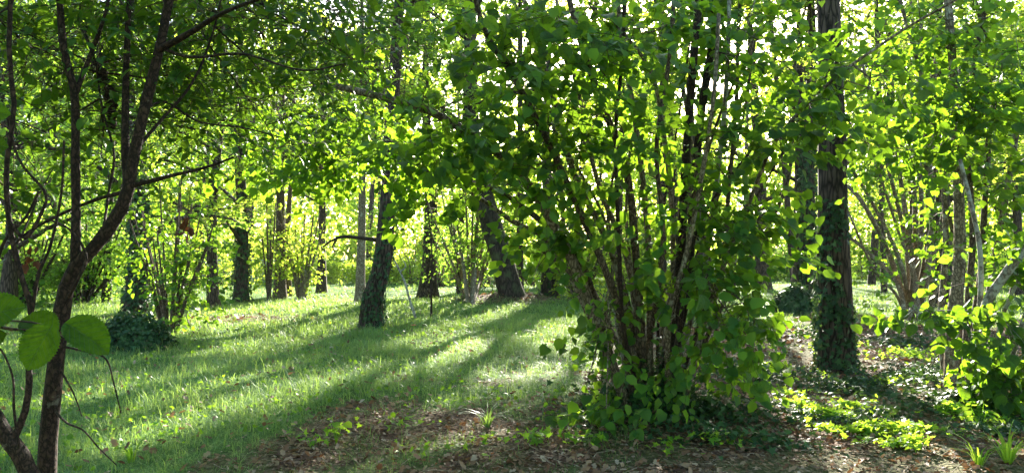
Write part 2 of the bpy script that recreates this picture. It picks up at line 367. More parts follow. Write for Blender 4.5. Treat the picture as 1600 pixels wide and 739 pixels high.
M['rust'] = leaf_mat('withered leaf', [(0, (.06, .025, .012)), (1, (.15, .06, .03))], (.18, .06, .02), .2, rough=.6)
M['bark_oak'] = bark_mat('furrowed bark', (.014, .010, .006), (.095, .07, .05), zs=.18, scale=16, bump=1.0)
M['bark_mossy'] = bark_mat('mossy bark', (.012, .009, .005), (.06, .045, .03), zs=.22, scale=14, bump=.9, moss=(.06, .08, .03))
M['bark_dark'] = bark_mat('dark brown bark', (.012, .008, .005), (.065, .04, .026), lichen=(.15, .14, .10), lich_amt=.0, zs=.6, scale=40, bump=.5)
M['bark_hazel'] = bark_mat('hazel bark', (.07, .054, .033), (.31, .245, .165), lichen=(.36, .35, .26), lich_amt=.25, zs=.5, scale=30, bump=.35)
M['bark_brown'] = bark_mat('brown hazel bark', (.04, .028, .018), (.18, .13, .085), lichen=(.2, .18, .13), lich_amt=.1, zs=.5, scale=30, bump=.4)
M['bark_pale'] = bark_mat('pale lichened bark', (.10, .085, .06), (.30, .26, .20), lichen=(.34, .35, .29), lich_amt=.6, zs=.6, scale=26, bump=.35)
M['twig'] = bark_mat('twig bark', (.03, .02, .012), (.12, .08, .05), zs=1, scale=30, bump=.2)
M['stick'] = bark_mat('bare dead wood', (.20, .15, .10), (.46, .38, .28), zs=.3, scale=30, bump=.4)

def ground_mat():
    m, nt, out = new_mat('woodland floor'); L = nt.links
    tc = N(nt, 'ShaderNodeTexCoord'); at = N(nt, 'ShaderNodeAttribute', attribute_name='grassy')
    n1 = N(nt, 'ShaderNodeTexNoise', i_Scale=7.0, i_Detail=8.0, i_Roughness=.75); L.new(tc.outputs['Object'], n1.inputs[0])
    v = N(nt, 'ShaderNodeTexVoronoi', i_Scale=34.0); L.new(tc.outputs['Object'], v.inputs[0])
    vb = N(nt, 'ShaderNodeSeparateColor'); L.new(v.outputs['Color'], vb.inputs[0])
    brown = ramp(nt, vb.outputs[0], [(0, (.055, .03, .02)), (.4, (.11, .065, .045)), (.75, (.19, .125, .09)), (1, (.28, .20, .15))])
    mm = N(nt, 'ShaderNodeMix', data_type='RGBA', blend_type='MULTIPLY', i_0=.8); L.new(brown, mm.inputs[6])
    L.new(ramp(nt, n1.outputs[0], [(.3, (.35, .32, .3)), (.7, (1.2, 1.15, 1.1))]), mm.inputs[7])
    green = ramp(nt, n1.outputs[0], [(.3, (.035, .075, .02)), (.55, (.07, .15, .03)), (.75, (.13, .19, .06))])
    mx = N(nt, 'ShaderNodeMix', data_type='RGBA'); L.new(at.outputs['Fac'], mx.inputs[0]); L.new(mm.outputs[2], mx.inputs[6]); L.new(green, mx.inputs[7])
    p = N(nt, 'ShaderNodeBsdfPrincipled', i_Roughness=.95); p.inputs['Specular IOR Level'].default_value = .1
    bp = N(nt, 'ShaderNodeBump', i_Strength=.8, i_Distance=.03); L.new(v.outputs['Distance'], bp.inputs['Height']); L.new(bp.outputs[0], p.inputs['Normal'])
    L.new(mx.outputs[2], p.inputs['Base Color']); L.new(p.outputs[0], out.inputs[0]); return m
M['ground'] = ground_mat()

# ------------------------------------------------------------------ ground
def sstep(x, a, b):
    t = np.clip((x - a) / (b - a), 0, 1); return t * t * (3 - 2 * t)

def grassy(x, y):
    """1 = thick grass, 0 = bare leaf litter"""
    x = np.asarray(x, float); y = np.asarray(y, float)
    px, py = CX + F * x / np.maximum(y, .5), HOR + F * CAMH / np.maximum(y, .5)
    # edge of the grass in the foreground, running from lower left to the hazel
    edge = np.interp(px, [-400, 0, 170, 300, 420, 560, 660, 800, 930, 960, 1600], [960, 900, 790, 735, 690, 645, 618, 600, 585, 450, 450])
    n = (fbm(x * 1.3, y * 1.3, 21) - .5) * 150 + (vnoise(x * 5, y * 5, 4) - .5) * 50
    sc = np.clip(10 / np.maximum(y, 3), .25, 1.4)
    g = sstep((edge - py) + n * sc, -40 * sc, 36 * sc)
    far = sstep(y + (fbm(x * .5, y * .5, 2) - .5) * 8, 14, 19)              # right-hand side turns to grass far off
    thin = .35 * sstep(fbm(x * .8, y * .8, 77), .45, .6)
    g = np.maximum(g, .6 * sstep(fbm(x * 1.5, y * 1.5, 88), .56, .68) * (px < 900))
    g = np.where((px < 940) & (y < 12), np.maximum(g, .22 * (vnoise(x * 3, y * 3, 12) > .6)), g)
    g = np.where(px > 940, np.maximum(far * .95, thin), g)
    bank = np.exp(-((x + .1) ** 2 / 4.5 + (y - 24.4) ** 2 / 2.0)) + .8 * np.exp(-((x + 7.4) ** 2 / 6 + (y - 18.7) ** 2 / .8))
    return np.clip(g - 1.1 * bank, 0, 1)

ys = np.concatenate([np.linspace(-6, 3, 10), np.linspace(3.3, 30, 150), np.linspace(31, 60, 40), np.geomspace(64, 900, 24)])
us = np.concatenate([[-1], np.linspace(-.999, .999, 190), [1]])
YY, UU = np.meshgrid(ys, us, indexing='ij'); XX = UU * (7 + .95 * np.maximum(YY, 0) + np.where(YY > 60, (YY - 60) * 2, 0))
ZZ = G(XX, YY) * np.clip(1.6 - YY / 120, .0, 1)
nr, nc = XX.shape; idx = np.arange(nr * nc).reshape(nr, nc)
quads = np.stack([idx[:-1, :-1], idx[:-1, 1:], idx[1:, 1:], idx[1:, :-1]], -1).reshape(-1, 4)
gme = mk_mesh('ground', np.stack([XX, YY, ZZ], -1).reshape(-1, 3), quads, True)
ga = gme.attributes.new('grassy', 'FLOAT', 'POINT'); ga.data.foreach_set('value', grassy(XX.ravel(), YY.ravel()).astype(np.float32))
ground = link('ground', gme, M['ground'], kind='structure')

def groundpts(n, y0, y1, power=1.6, pxr=(-80, 1680)):
    """ground points, denser close to the camera"""
    u = rng.random(n); a, b = y0 ** (2 - power), y1 ** (2 - power)
    y = (a + u * (b - a)) ** (1 / (2 - power)); px = rng.uniform(*pxr, n); x = (px - CX) / F * y
    return x, y

# ------------------------------------------------------------------ grass
BL = (np.array([(-.5, 0, 0), (.5, 0, 0), (-.4, .2, .55), (.4, .2, .55), (0, .72, .72), ]), np.array([(0, 1, 3), (0, 3, 2), (2, 3, 4)]))
BL7 = (np.array([(-.5, 0, 0), (.5, 0, 0), (-.45, .12, .42), (.45, .12, .42), (-.3, .42, .74), (.3, .42, .74), (0, .92, .70)]), np.array([(0, 1, 3), (0, 3, 2), (2, 3, 5), (2, 5, 4), (4, 5, 6)]))
def blades(x, y, length, width, BL=BL):
    n = len(x); a = rng.uniform(0, 2 * np.pi, n); lean = rng.uniform(.1, 1.0, n) ** .7 * 1.7
    V = BL[0]; c, s = np.cos(a), np.sin(a)
    lx = V[:, 0][None] * width[:, None]; ly = V[:, 1][None] * length[:, None] * lean[:, None]; lz = V[:, 2][None] * length[:, None] * (1.15 - .5 * lean[:, None])
    W = np.stack([x[:, None] + lx * c[:, None] - ly * s[:, None], y[:, None] + lx * s[:, None] + ly * c[:, None], G(x, y)[:, None] + lz - .01], -1)
    return W.reshape(-1, 3), (np.arange(n)[:, None, None] * len(V) + BL[1][None]).reshape(-1, 3)
def tufts(nt_, per, y0, y1, power, pxr, dens=None, BL=BL):
    x, y = groundpts(nt_, y0, y1, power, pxr)
    g = grassy(x, y); g = np.maximum(g, .07 * (vnoise(x * 1.5, y * 1.5, 70) > .45)) if dens is None else g * dens(x, y)
    k = rng.random(len(x)) < g; x, y, g = x[k], y[k], g[k]
    h = (.09 + .26 * vnoise(x * 1.3, y * 1.3, 8) ** 1.6 + .06 * rng.random(len(x)) + .20 * (rng.random(len(x)) > .90)) * (.4 + .4 * g)
    X = np.repeat(x, per); Yv = np.repeat(y, per); H = np.repeat(h, per)
    r = .05 * (Yv / 9) ** .5
    X = X + rng.normal(0, 1, len(X)) * r; Yv = Yv + rng.normal(0, 1, len(X)) * r
    return blades(X, Yv, H * rng.uniform(.55, 1.35, len(X)), .0048 * np.clip(Yv / 8, .75, 6) * rng.uniform(.6, 1.3, len(X)), BL)
grass = merge([tufts(10500, 7, 3.0, 12, 1.3, (-120, 1000), None, BL7), tufts(20000, 8, 11.5, 26, 1.5, (-120, 1000)), tufts(9000, 5, 13, 27, 1.4, (900, 1700)), tufts(11000, 5, 26, 48, 1.3, (-150, 1750))])
part('grass', grass, M['grass'], kind='stuff')

# ------------------------------------------------------------------ leaf litter
x, y = groundpts(85000, 3.2, 30, 1.8, (-100, 1700)); g = grassy(x, y)
k = rng.random(len(x)) > g * 1.3 - .03; x, y = x[k], y[k]
def flat_frames(n, tilt):
    a = rng.uniform(0, 2 * np.pi, n); f = np.stack([np.cos(a), np.sin(a), rng.normal(0, tilt, n)], 1)
    nr_ = rng.normal(0, tilt, (n, 3)); nr_[:, 2] += 1; return frames(f, nr_)
n = len(x); pos = np.stack([x, y, G(x, y) + rng.uniform(0, .03, n)], 1)
lf, ls_ = flat_frames(n, .38), (.022 + .075 * rng.random(n) ** 2.2) * np.clip(y / 9, .8, 2); nk = y < 7.0
lit = merge([inst(LD, pos[nk], lf[nk], ls_[nk]), inst(LS, pos[~nk], lf[~nk], ls_[~nk] * 1.1)])
part('leaf_litter', lit, M['litter'], kind='stuff')
tx, ty = groundpts(1500, 3.6, 16, 1.7, (-50, 1700)); kk = grassy(tx, ty) < .5; tx, ty = tx[kk], ty[kk]; ta = rng.uniform(0, 6.28, len(tx)); tl = rng.uniform(.05, .28, len(tx))
tA = np.stack([tx, ty, G(tx, ty) + .03], 1); tB = tA + np.stack([np.cos(ta) * tl, np.sin(ta) * tl, rng.normal(0, .02, len(tx))], 1)
part('twig_litter', twigs(tA, tB, rng.uniform(.0018, .005, len(tx)), 0), M['stick'], kind='stuff')
wx, wy = groundpts(9000, 4, 24, 1.5, (-100, 1000)); kk = (grassy(wx, wy) > .3) & (vnoise(wx * .9, wy * .9, 61) > .5); wx, wy = wx[kk], wy[kk]
part('lawn_weeds', inst(LM, np.stack([wx, wy, G(wx, wy) + rng.uniform(.03, .13, len(wx))], 1), flat_frames(len(wx), .5), rng.uniform(.025, .06, len(wx))), M['hazel'], kind='stuff')
wx, wy = groundpts(1500, 4, 20, 1.5, (-100, 1000)); kk = grassy(wx, wy) > .3; wx, wy = wx[kk], wy[kk]
part('leaves_on_grass', inst(LD, np.stack([wx, wy, G(wx, wy) + rng.uniform(.03, .1, len(wx))], 1), flat_frames(len(wx), .5), rng.uniform(.04, .08, len(wx))), M['litter'], kind='stuff')
dl_me = [mk_mesh('fallen_leaf', LD[0] * [1, 1, s], LD[1]) for s in (1, 1.8, -1.2)]
for me in dl_me: me.materials.append(M['dead_one'])
x, y = groundpts(900, 4.6, 9.5, 1.7, (300, 1600)); k = grassy(x, y) < .2; x, y = x[k][:240], y[k][:240]
Rm = flat_frames(len(x), .3)
from mathutils import Matrix
def put(name, me, pos, R3, s, parent, **props):
    o = bpy.data.objects.new(name, me); COL.objects.link(o); o.parent = parent
    off = np.array(parent.location) if parent else np.zeros(3)
    m4 = Matrix([[*(R3[i] * s), pos[i] - off[i]] for i in range(3)] + [[0, 0, 0, 1]]); o.matrix_basis = m4
    for a, b in props.items(): o[a] = b
    return o
for i in range(len(x)):
    put('fallen_leaf', dl_me[i % 3], np.array([x[i], y[i], float(G(x[i], y[i])) + .03]), Rm[i], random.uniform(.06, .10), ground)

# ------------------------------------------------------------------ ground ivy and seedlings
def carpet(cl, tpl, size, hmin, hmax, tilt=.4):
    """cl: list of (px, py, rx m, ry m, n)"""
    out = []
    for px, py, rx, ry, n in cl:
        c = gp(px, py); a = rng.uniform(0, 2 * np.pi, n); r = np.abs(rng.normal(0, .55, n))
        x, y = c[0] + np.cos(a) * r * rx, c[1] + np.sin(a) * r * ry
        keep = rng.random(n) < .35 + .9 * (fbm(x * 2.2, y * 2.2, 13) - .2); x, y = x[keep], y[keep]
        h = hmin + (hmax - hmin) * vnoise(x * 3, y * 3, 17) * rng.random(len(x))
        pos = np.stack([x, y, G(x, y) + h], 1); out.append(inst(tpl, pos, flat_frames(len(x), tilt), size * rng.uniform(.6, 1.3, len(x))))
    return merge(out)
part('ground_ivy', carpet([(1180, 590, 1.0, 1.2, 2600), (1100, 650, 1.1, .5, 1500), (1330, 610, .9, .7, 2200), (1250, 660, .9, .5, 700), (1440, 590, 1.0, .9, 2600), (1500, 640, .9, .6, 1800),
    (1380, 660, .6, .4, 500), (1560, 680, .7, .5, 800), (1300, 530, 1.4, 1.6, 1500), (1150, 510, 1.2, 1.6, 1300), (1420, 540, 1.4, 1.0, 1500), (1200, 700, .8, .3, 350), (960, 640, .5, .4, 500), (1180, 480, 2, 2, 1200), (1100, 690, .7, .3, 260)],
    LI, .06, .02, .22, .45), M['ivy'], kind='stuff')
part('seedlings', carpet([(1300, 655, .35, .2, 800), (1350, 680, .4, .2, 800), (1400, 700, .35, .15, 460), (620, 670, .5, .25, 40), (760, 705, .5, .2, 40), (900, 700, .4, .2, 50), (1050, 710, .5, .2, 50), (660, 720, .5, .2, 30), (1250, 640, .3, .2, 200), (1330, 640, .3, .15, 200), (1480, 650, .25, .2, 200), (1430, 560, .5, .5, 300), (1210, 580, .5, .5, 260),
    (1560, 600, .4, .4, 300), (840, 690, .2, .12, 50), (930, 660, .2, .1, 60), (1380, 600, 1.0, .8, 260), (1230, 620, .7, .6, 160), (1440, 680, .7, .3, 160), (1540, 660, .6, .4, 200), (1290, 545, 1.3, 1.2, 200), (1420, 560, 1.2, 1.0, 240), (1180, 540, 1.0, 1.5, 200), (1120, 700, .5, .2, 60), (730, 640, .1, .1, 8), (520, 690, .16, .15, 26), (470, 690, .1, .1, 10), (30, 720, .3, .2, 90), (1010, 590, .8, .5, 200)],
    LI, .06, .04, .18, .5), M['herb'], kind='stuff')

# ------------------------------------------------------------------ shared growers
def ivy_on(pts, rad, y_lo, y_hi, per_m, size=.07, hole=.35, seed=0):
    """ivy leaves on a trunk given its centre line"""
    n = int(per_m * (y_hi - y_lo)); z = rng.uniform(y_lo, y_hi, n)
    zi = pts[:, 2]; o = np.argsort(zi)
    cx, cy, rr = (np.interp(z, zi[o], q[o]) for q in (pts[:, 0], pts[:, 1], rad))
    a = rng.uniform(0, 2 * np.pi, n)
    k = vnoise(np.cos(a) * 1.3 + 20 + z * .4, np.sin(a) * 1.3 + z * .9 + 20, seed) > hole + .35 * np.clip((z - y_lo) / (y_hi - y_lo), 0, 1) * 1.0
    a, z, cx, cy, rr = a[k], z[k], cx[k], cy[k], rr[k]; n = len(a)
    out = np.stack([np.cos(a), np.sin(a), np.zeros(n)], 1)
    pos = np.stack([cx, cy, z], 1) + out * (rr * 1.03 + rng.uniform(.005, .06, n))[:, None]
    side = np.stack([-np.sin(a), np.cos(a), np.zeros(n)], 1)
    fwd = rng.normal(0, .5, (n, 3)) + side * rng.normal(0, .5, n)[:, None]; fwd[:, 2] -= .8; fwd += out * .2
    nr_ = out + rng.normal(0, .35, (n, 3)); nr_[:, 2] += .3
    return inst(LI, pos, frames(fwd, nr_), size * rng.uniform(.6, 1.3, n))

def tree(name, label, px, py, wpx, lean=(0, 0), H=9., cb=2.6, cr=3.6, nl=420, k=12, leaf=.14, mat='canopy', bark='bark_oak', ivy=None, path=None,
         group=None, ivy_hole=.35, tpl=None, clumpy=.5, spec=None, flare=1.6, cy=0):
    b = gp(px, py); Y = b[1]; r = wpx / F * Y / 2
    root = thing(name, label, 'tree', b, group)
    top = b + np.array([lean[0], lean[1], H])
    if path: cp = [b - [0, 0, .15]] + [P(a, c, Y + d) for a, c, d in path]
    else: cp = [b - [0, 0, .15], b + [lean[0] * .15, 0, H * .3] + rng.normal(0, .06, 3), b + [lean[0] * .55, lean[1] * .5, H * .65] + rng.normal(0, .15, 3), top]
    near = Y < 22
    pts = curve(cp, 60 if near else 24); hz = (pts[:, 2] - pts[0, 2])
    rad = r * (1 - .72 * np.clip(hz / H, 0, 1)) * (1 + (flare - 1) * np.exp(-hz / (r * 2.2 + .02)))
    part('trunk', tube(pts, rad, 28 if near else 12, .16, seed=int(px)), M[bark], root, True)
    if ivy: part('ivy', ivy_on(pts, rad, b[2], b[2] + ivy[0], ivy[1], ivy[2], ivy_hole, int(px)), M['ivy'], root, kind='stuff')
    # limbs
    nlimb = 9; tb, A, B, R_ = [], [], [], []
    nodes = []
    for i in range(nlimb):
        hh = cb * .8 + (H - cb * .8) * (i + .5) / nlimb; j = int(np.argmin(np.abs(hz - hh))); s = pts[j]
        az = i * 2.4 + rng.uniform(-.4, .4); Lr = cr * (1.05 - .55 * (i / nlimb)) * rng.uniform(.8, 1.15)
        best = None
        for tr in range(14):
            d = np.array([math.cos(az), math.sin(az), 0]); rz_ = rng.uniform(.4, 1.5)
            lp = curve([s, s + d * Lr * .35 + [0, 0, Lr * .22 * rz_], s + d * Lr * .75 + [0, 0, Lr * .28 * rz_] + rng.normal(0, .15, 3), s + d * Lr + [0, 0, Lr * .15 * rz_]], 8)
            sc_ = sunny(curve(lp, 24)[3:], 1., .03, False).sum()
            if best is None or sc_ < best[0]: best = (sc_, lp)
            if sc_ == 0: break
            az += rng.uniform(.3, 1.2)
        lp = best[1]
        r0 = max(rad[j] * .42, .02); tb.append(tube(lp, np.linspace(r0, .012, 8), 6 if near else 4)); nodes.append(lp[2:])
        for q in range(4):
            a0 = lp[rng.integers(2, 7)]; dd = rng.normal(0, 1, 3); dd[2] = abs(dd[2]) * .3 - .1; dd /= np.linalg.norm(dd); l2 = curve([a0, a0 + dd * Lr * .25 + [0, 0, .1], a0 + dd * Lr * .45], 5)
            if sunny(curve(l2, 12), 1., .02, False).any(): continue
            tb.append(tube(l2, np.linspace(r0 * .4, .008, 5), 4)); nodes.append(l2[1:])
    nodes = np.vstack(nodes)
    part('branches', merge(tb), M[bark], root, True)
    # sprays of leaves round the branch nodes, in clumps
    ci = rng.integers(0, len(nodes), nl); C = nodes[ci] + rng.normal(0, 1, (nl, 3)) * np.array([clumpy, clumpy, clumpy * .45])
    mid = b + np.array([lean[0] * .6, 0, 0]); D = C - mid; D[:, 2] = rng.normal(0, .25, nl); D[:, :2] += rng.normal(0, .6, (nl, 2))
    keep = ~sunny(C, .5); C, D, ci = C[keep], D[keep], ci[keep]
    Lsp = .28 + leaf * 2.5
    pos, Rm, sz, E = spray(C, D, k, Lsp, leaf, .35, .5)
    kk = ~sunny(pos, 1., leaf * .5); pos, Rm, sz = pos[kk], Rm[kk], sz[kk]
    t = tpl or (LM if Y < 16 else LS)
    part('crown', inst(t, pos, Rm, sz), M[mat], root, kind='stuff')
    if Y < 30:
        part('twigs', merge([twigs(nodes[ci], C, .008), twigs(C, E, .005, 0)]), M['twig'], root, kind='stuff')
    return root

def shrub(name, label, base, stems, twig_r, nodes_from, nspray, k, L, leaf, mat, bark, n_ind=0, tpl=LM, cat='shrub', group=None, ns=7, extra=None, sspread=.25,
          barks=None, filt=True, droop=.55, lname='leaf', tilt=.5, one=None, lead=None):
    """stems: list of (points, r0, r1); every stem is a part. extra: list of (px,py,Y,rx,rz,ry,n) of spray centres"""
    root = thing(name, label, cat, base, group); allp = []
    for i, (cp, r0, r1) in enumerate(stems):
        pts = curve(cp, 22); rad = r0 + (r1 - r0) * np.linspace(0, 1, 22) ** .8
        rad *= 1 + rng.normal(0, .03, 22)
        part('stem', tube(pts, rad, ns, .10, seed=i), M[(barks[i % len(barks)] if barks else bark)], root, True)
        allp.append(pts[int(22 * nodes_from):])
    nodes = np.vstack(allp)
    C, ci, bt = [], [], []
    if nspray:
        q = rng.integers(0, len(nodes), nspray); C.append(nodes[q] + rng.normal(0, sspread, (nspray, 3))); ci.append(nodes[q])
    for (px, py, Y, rx, rz, ry, n) in (extra or []):
        c = P(px, py, Y); pt = c + np.clip(rng.normal(0, .6, (n, 3)), -1.3, 1.3) * np.array([rx, ry, rz]); C.append(pt)
        nd = nodes[np.argmin(np.linalg.norm(nodes - c, axis=1))]; ext = np.array([rx, ry, rz])
        if np.linalg.norm(nd - c) > .25 and n > 7:
            bs = [curve([nd, (nd + c) / 2 + rng.normal(0, .06, 3) + [0, 0, .05], c + rng.normal(0, .05, 3), c + (c - nd) * .25], 10)]
            for q in range(5): a0 = bs[0][rng.integers(3, 9)]; bs.append(curve([a0, a0 + rng.normal(0, .35, 3) * ext + [0, 0, .04], a0 + rng.normal(0, .75, 3) * ext], 7))
            part('branch', tube(bs[0], np.linspace(twig_r * 2.2, twig_r * .8, 10), 5), M[bark], root, True)
            bt += [tube(bb, np.linspace(twig_r * 1.3, twig_r * .6, len(bb)), 4) for bb in bs[1:]]
            cand = np.vstack(bs)
        else: cand = nodes
        dd = np.linalg.norm(cand[None] - pt[:, None], axis=2); ci.append(cand[np.argmin(dd, 1)])
    if bt: part('branchlets', merge(bt), M[bark], root, True, kind='stuff')
    if C:
        C = np.vstack(C); ci = np.vstack(ci)
        C[:, 2] = np.maximum(C[:, 2], G(C[:, 0], C[:, 1]) + .06)
        if filt:
            kk = ~sunny(C, .8); C, ci = C[kk], ci[kk]
        D = C - ci + rng.normal(0, .25, C.shape); D[:, 2] = D[:, 2] * .3 - .05
        pos, Rm, sz, E = spray(C, D, k, L, leaf, droop, tilt)
        ok = pos[:, 2] > G(pos[:, 0], pos[:, 1]) + .03
        if filt: ok &= ~sunny(pos, .9)
        pos, Rm, sz = pos[ok], Rm[ok], sz[ok]
        part('twigs', merge([twigs(ci, C, twig_r), twigs(C, E, twig_r * .6, 0)]), M['twig'], root, kind='stuff')
        if n_ind:
            px, py = topix(pos); inf = (px > 0) & (px < 1600) & (py > 0) & (py < 739)
            score = np.where(inf, sz / pos[:, 1], 0); o = np.argsort(-score)[:n_ind]
            mes = one
            for j, i in enumerate(o): put(lname, mes[j % len(mes)], pos[i], Rm[i], sz[i], root)
            ok = np.ones(len(pos), bool); ok[o] = False; pos, Rm, sz = pos[ok], Rm[ok], sz[ok]
        part('foliage', inst(tpl, pos, Rm, sz), M[mat], root, kind='stuff')
    return root

def leaf_variants(mat, n=7, wid=1.):
    out = []
    for i in range(n):
        V = LEAF1[0].copy(); x0 = V[:, 0].copy(); V[:, 0] *= wid * (.82 + .05 * i); V[:, 2] += .06 * np.sin(x0 * 8 + i * 2) * V[:, 1] + .12 * math.sin(i * 2.1) * x0 - .22 * ((i % 3) - .6) * V[:, 1] ** 2 + .35 * (i % 4 == 3) * x0 ** 2; V[:, 0] += .10 * math.sin(i * 1.7) * V[:, 1] ** 2
        me = mk_mesh('leaf', V, LEAF1[1], True, LEAF1[2]); me.materials.append(mat); out.append(me)
    return out
HZ = leaf_variants(M['hazel_one'])

# ------------------------------------------------------------------ main hazel in the middle
b = gp(1015, 632); HY = b[1]
def hs(x0, pts, w0, w1, dy=0.):
    """stem from base offset px x0 through photo points (px,py,depth offset)"""
    x0 = 1015 + (x0 - 1015) * 1.1; s = gp(x0, 626 + random.uniform(-18, 18)); s[2] -= .05
    return ([s] + [P(a + random.uniform(-7, 7), c, HY + d + random.uniform(-.06, .06)) for a, c, d in pts], w0 * .68 / F * HY / 2, w1 * .8 / F * HY / 2)
st = [
 hs(985, [(905, 430, -.1), (840, 300, -.3), (790, 245, -.5), (700, 190, -.8), (640, 165, -1.0), (530, 135, -1.3)], 27, 11),
 hs(975, [(900, 400, .1), (850, 345, .2), (780, 300, .2), (730, 285, .3), (650, 250, .3), (560, 240, .3)], 20, 6),
 hs(980, [(880, 400, .3), (800, 345, .4), (740, 300, .5), (690, 265, .5), (600, 200, .6), (520, 170, .7)], 16, 5),
 hs(995, [(960, 480, -.3), (900, 330, -.5), (850, 200, -.7), (800, 120, -.9), (760, 50, -1.1), (730, -30, -1.3)], 20, 8),
 hs(1000, [(965, 420, .1), (900, 270, 0), (860, 150, -.1), (830, 60, -.2), (800, -60, -.3)], 18, 8),
 hs(1000, [(985, 430, .3), (935, 280, .3), (900, 150, .3), (880, 30, .3), (860, -80, .3)], 16, 7),
 hs(1010, [(1000, 400, -.2), (985, 270, -.3), (940, 150, -.4), (905, 70, -.5), (880, -50, -.5)], 22, 10),
 hs(1015, [(1010, 420, .1), (1000, 300, .1), (985, 180, .1), (975, 60, .1), (965, -60, 0)], 18, 9),
 hs(1005, [(975, 520, -.5), (966, 380, -.6), (964, 200, -.6), (968, 80, -.6), (970, -60, -.6)], 11, 6),
 hs(1030, [(1060, 430, 0), (1068, 300, 0), (1075, 180, 0), (1078, 80, -.1), (1098, -40, -.1)], 24, 15),
 hs(1035, [(1075, 420, .25), (1090, 300, .3), (1096, 180, .3), (1108, 60, .3), (1120, -60, .3)], 24, 16),
 hs(1025, [(1045, 450, .4), (1050, 330, .4), (1040, 200, .4), (1010, 110, .4), (960, 40, .4)], 16, 8),
 hs(1040, [(1100, 440, .1), (1120, 300, .1), (1130, 180, .1), (1135, 60, 0), (1140, -50, 0)], 15, 8),
 hs(1045, [(1125, 430, .4), (1140, 300, .4), (1150, 160, .4), (1158, 40, .4), (1160, -60, .4)], 13, 7),
 hs(1060, [(1095, 520, -.3), (1125, 440, -.4), (1165, 320, -.5), (1215, 220, -.6), (1290, 130, -.8), (1400, 50, -1.), (1500, 0, -1.2)], 15, 4),
 hs(1055, [(1120, 500, .2), (1180, 380, .3), (1225, 290, .3), (1240, 200, .4), (1250, 90, .4)], 14, 6),
 hs(1005, [(930, 470, .5), (890, 380, .7), (870, 250, .8), (840, 130, .8), (760, 20, .8)], 15, 6),
 hs(1000, [(1025, 470, -.4), (1035, 360, -.5), (1030, 230, -.6), (1040, 100, -.6), (1050, -40, -.7)], 12, 7),
 hs(1020, [(1035, 480, .5), (1065, 350, .6), (1080, 230, .7), (1060, 100, .7), (1030, 0, .7)], 18, 8),
 hs(1040, [(1050, 500, -.5), (1068, 400, -.6), (1100, 280, -.7), (1115, 150, -.8), (1118, 20, -.8)], 13, 7),
]
for i in range(12):
    a = random.uniform(-1, 1); x0 = 1015 + a * 40; d = random.uniform(-.5, .7); w = random.uniform(7, 13)
    st.append(hs(x0, [(x0 + a * 45 + random.uniform(-10, 10), 480, d * .6), (x0 + a * 115 + random.uniform(-20, 20), 350, d)] + ([(x0 + a * 190 + random.uniform(-30, 30), 230, d)] if i % 3 else [(x0 + a * 190 + random.uniform(-30, 30), 210, d), (x0 + a * 250 + random.uniform(-40, 40), 60, d)]), w, w * .45))
ex = [(820, 120, HY - .9, .9, .5, .7, 60), (720, 60, HY - 1, .7, .35, .6, 45), (900, 60, HY - .8, .7, .4, .6, 45), (760, 200, HY - .8, .6, .35, .5, 36), (860, 250, HY - .6, .6, .4, .5, 36),
      (930, 180, HY - .7, .5, .5, .5, 22), (700, 250, HY - .3, .4, .16, .4, 16), (640, 235, HY - .2, .45, .16, .5, 20), (560, 245, HY + .3, .6, .2, .5, 32), (480, 268, HY + .6, .55, .18, .5, 28), (530, 190, HY + .3, .8, .25, .6, 44), (650, 310, HY - .3, .12, .14, .15, 7),
      (450, 200, HY, .6, .3, .6, 34), (620, 90, HY + .2, .7, .3, .6, 34), (500, 80, HY + .2, .7, .3, .7, 34), (800, 310, HY, .4, .2, .4, 14), (870, 380, HY - .1, .4, .3, .4, 24),
      (940, 430, HY - .4, .35, .4, .4, 7), (1110, 370, HY - .6, .5, .4, .4, 28), (1130, 290, HY - .5, .55, .4, .5, 24), (1180, 370, HY - .5, .3, .4, .4, 20), (1150, 465, HY - .5, .35, .4, .4, 27), (1060, 430, HY - .7, .35, .35, .3, 6), (1085, 540, HY - .6, .3, .25, .3, 6), (950, 500, HY - .4, .2, .35, .3, 10),
      (1060, 480, HY - .6, .35, .3, .3, 8), (1150, 120, HY - .5, .5, .4, .5, 18), (1045, 200, HY - .5, .3, .3, .5, 9), (1220, 200, HY - .7, .5, .3, .5, 28), (1270, 170, HY - .9, .4, .25, .5, 13), (1370, 130, HY - 1, .5, .3, .5, 16),
      (1190, 60, HY - .2, .4, .3, .5, 10), (1050, 570, HY - .6, .4, .2, .3, 7), (990, 610, HY - .6, .3, .12, .3, 5), (1150, 520, HY - .3, .3, .25, .3, 10), (1170, 590, HY - .1, .25, .14, .3, 9), (925, 560, HY - .2, .2, .25, .3, 8),
      (950, 640, HY - .7, .2, .12, .2, 8), (1000, 330, HY - .5, .5, .5, .4, 8), (1060, 30, HY + .4, .35, .35, .4, 20), (1130, 40, HY + .5, .35, .4, .4, 24), (1090, 130, HY + .6, .35, .35, .4, 14), (990, 50, HY + .4, .4, .3, .4, 16), (930, 20, HY + .3, .4, .3, .4, 18), (1200, 110, HY + .5, .35, .4, .4, 18), (870, 40, HY + .2, .4, .3, .4, 14), (1170, -10, HY + .3, .6, .3, .4, 20), (1010, 40, HY - .3, .5, .3, .5, 14), (1010, 200, HY + .4, .5, .5, .5, 16)]
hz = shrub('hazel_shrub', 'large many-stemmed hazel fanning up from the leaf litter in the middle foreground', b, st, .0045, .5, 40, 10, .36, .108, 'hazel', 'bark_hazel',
           n_ind=300, extra=ex, barks=['bark_hazel', 'bark_brown', 'bark_hazel', 'bark_brown', 'bark_hazel', 'bark_hazel', 'bark_brown', 'bark_hazel', 'bark_dark', 'bark_dark', 'bark_dark', 'bark_hazel', 'bark_pale', 'bark_brown'], one=HZ, filt=True, cat='shrub')
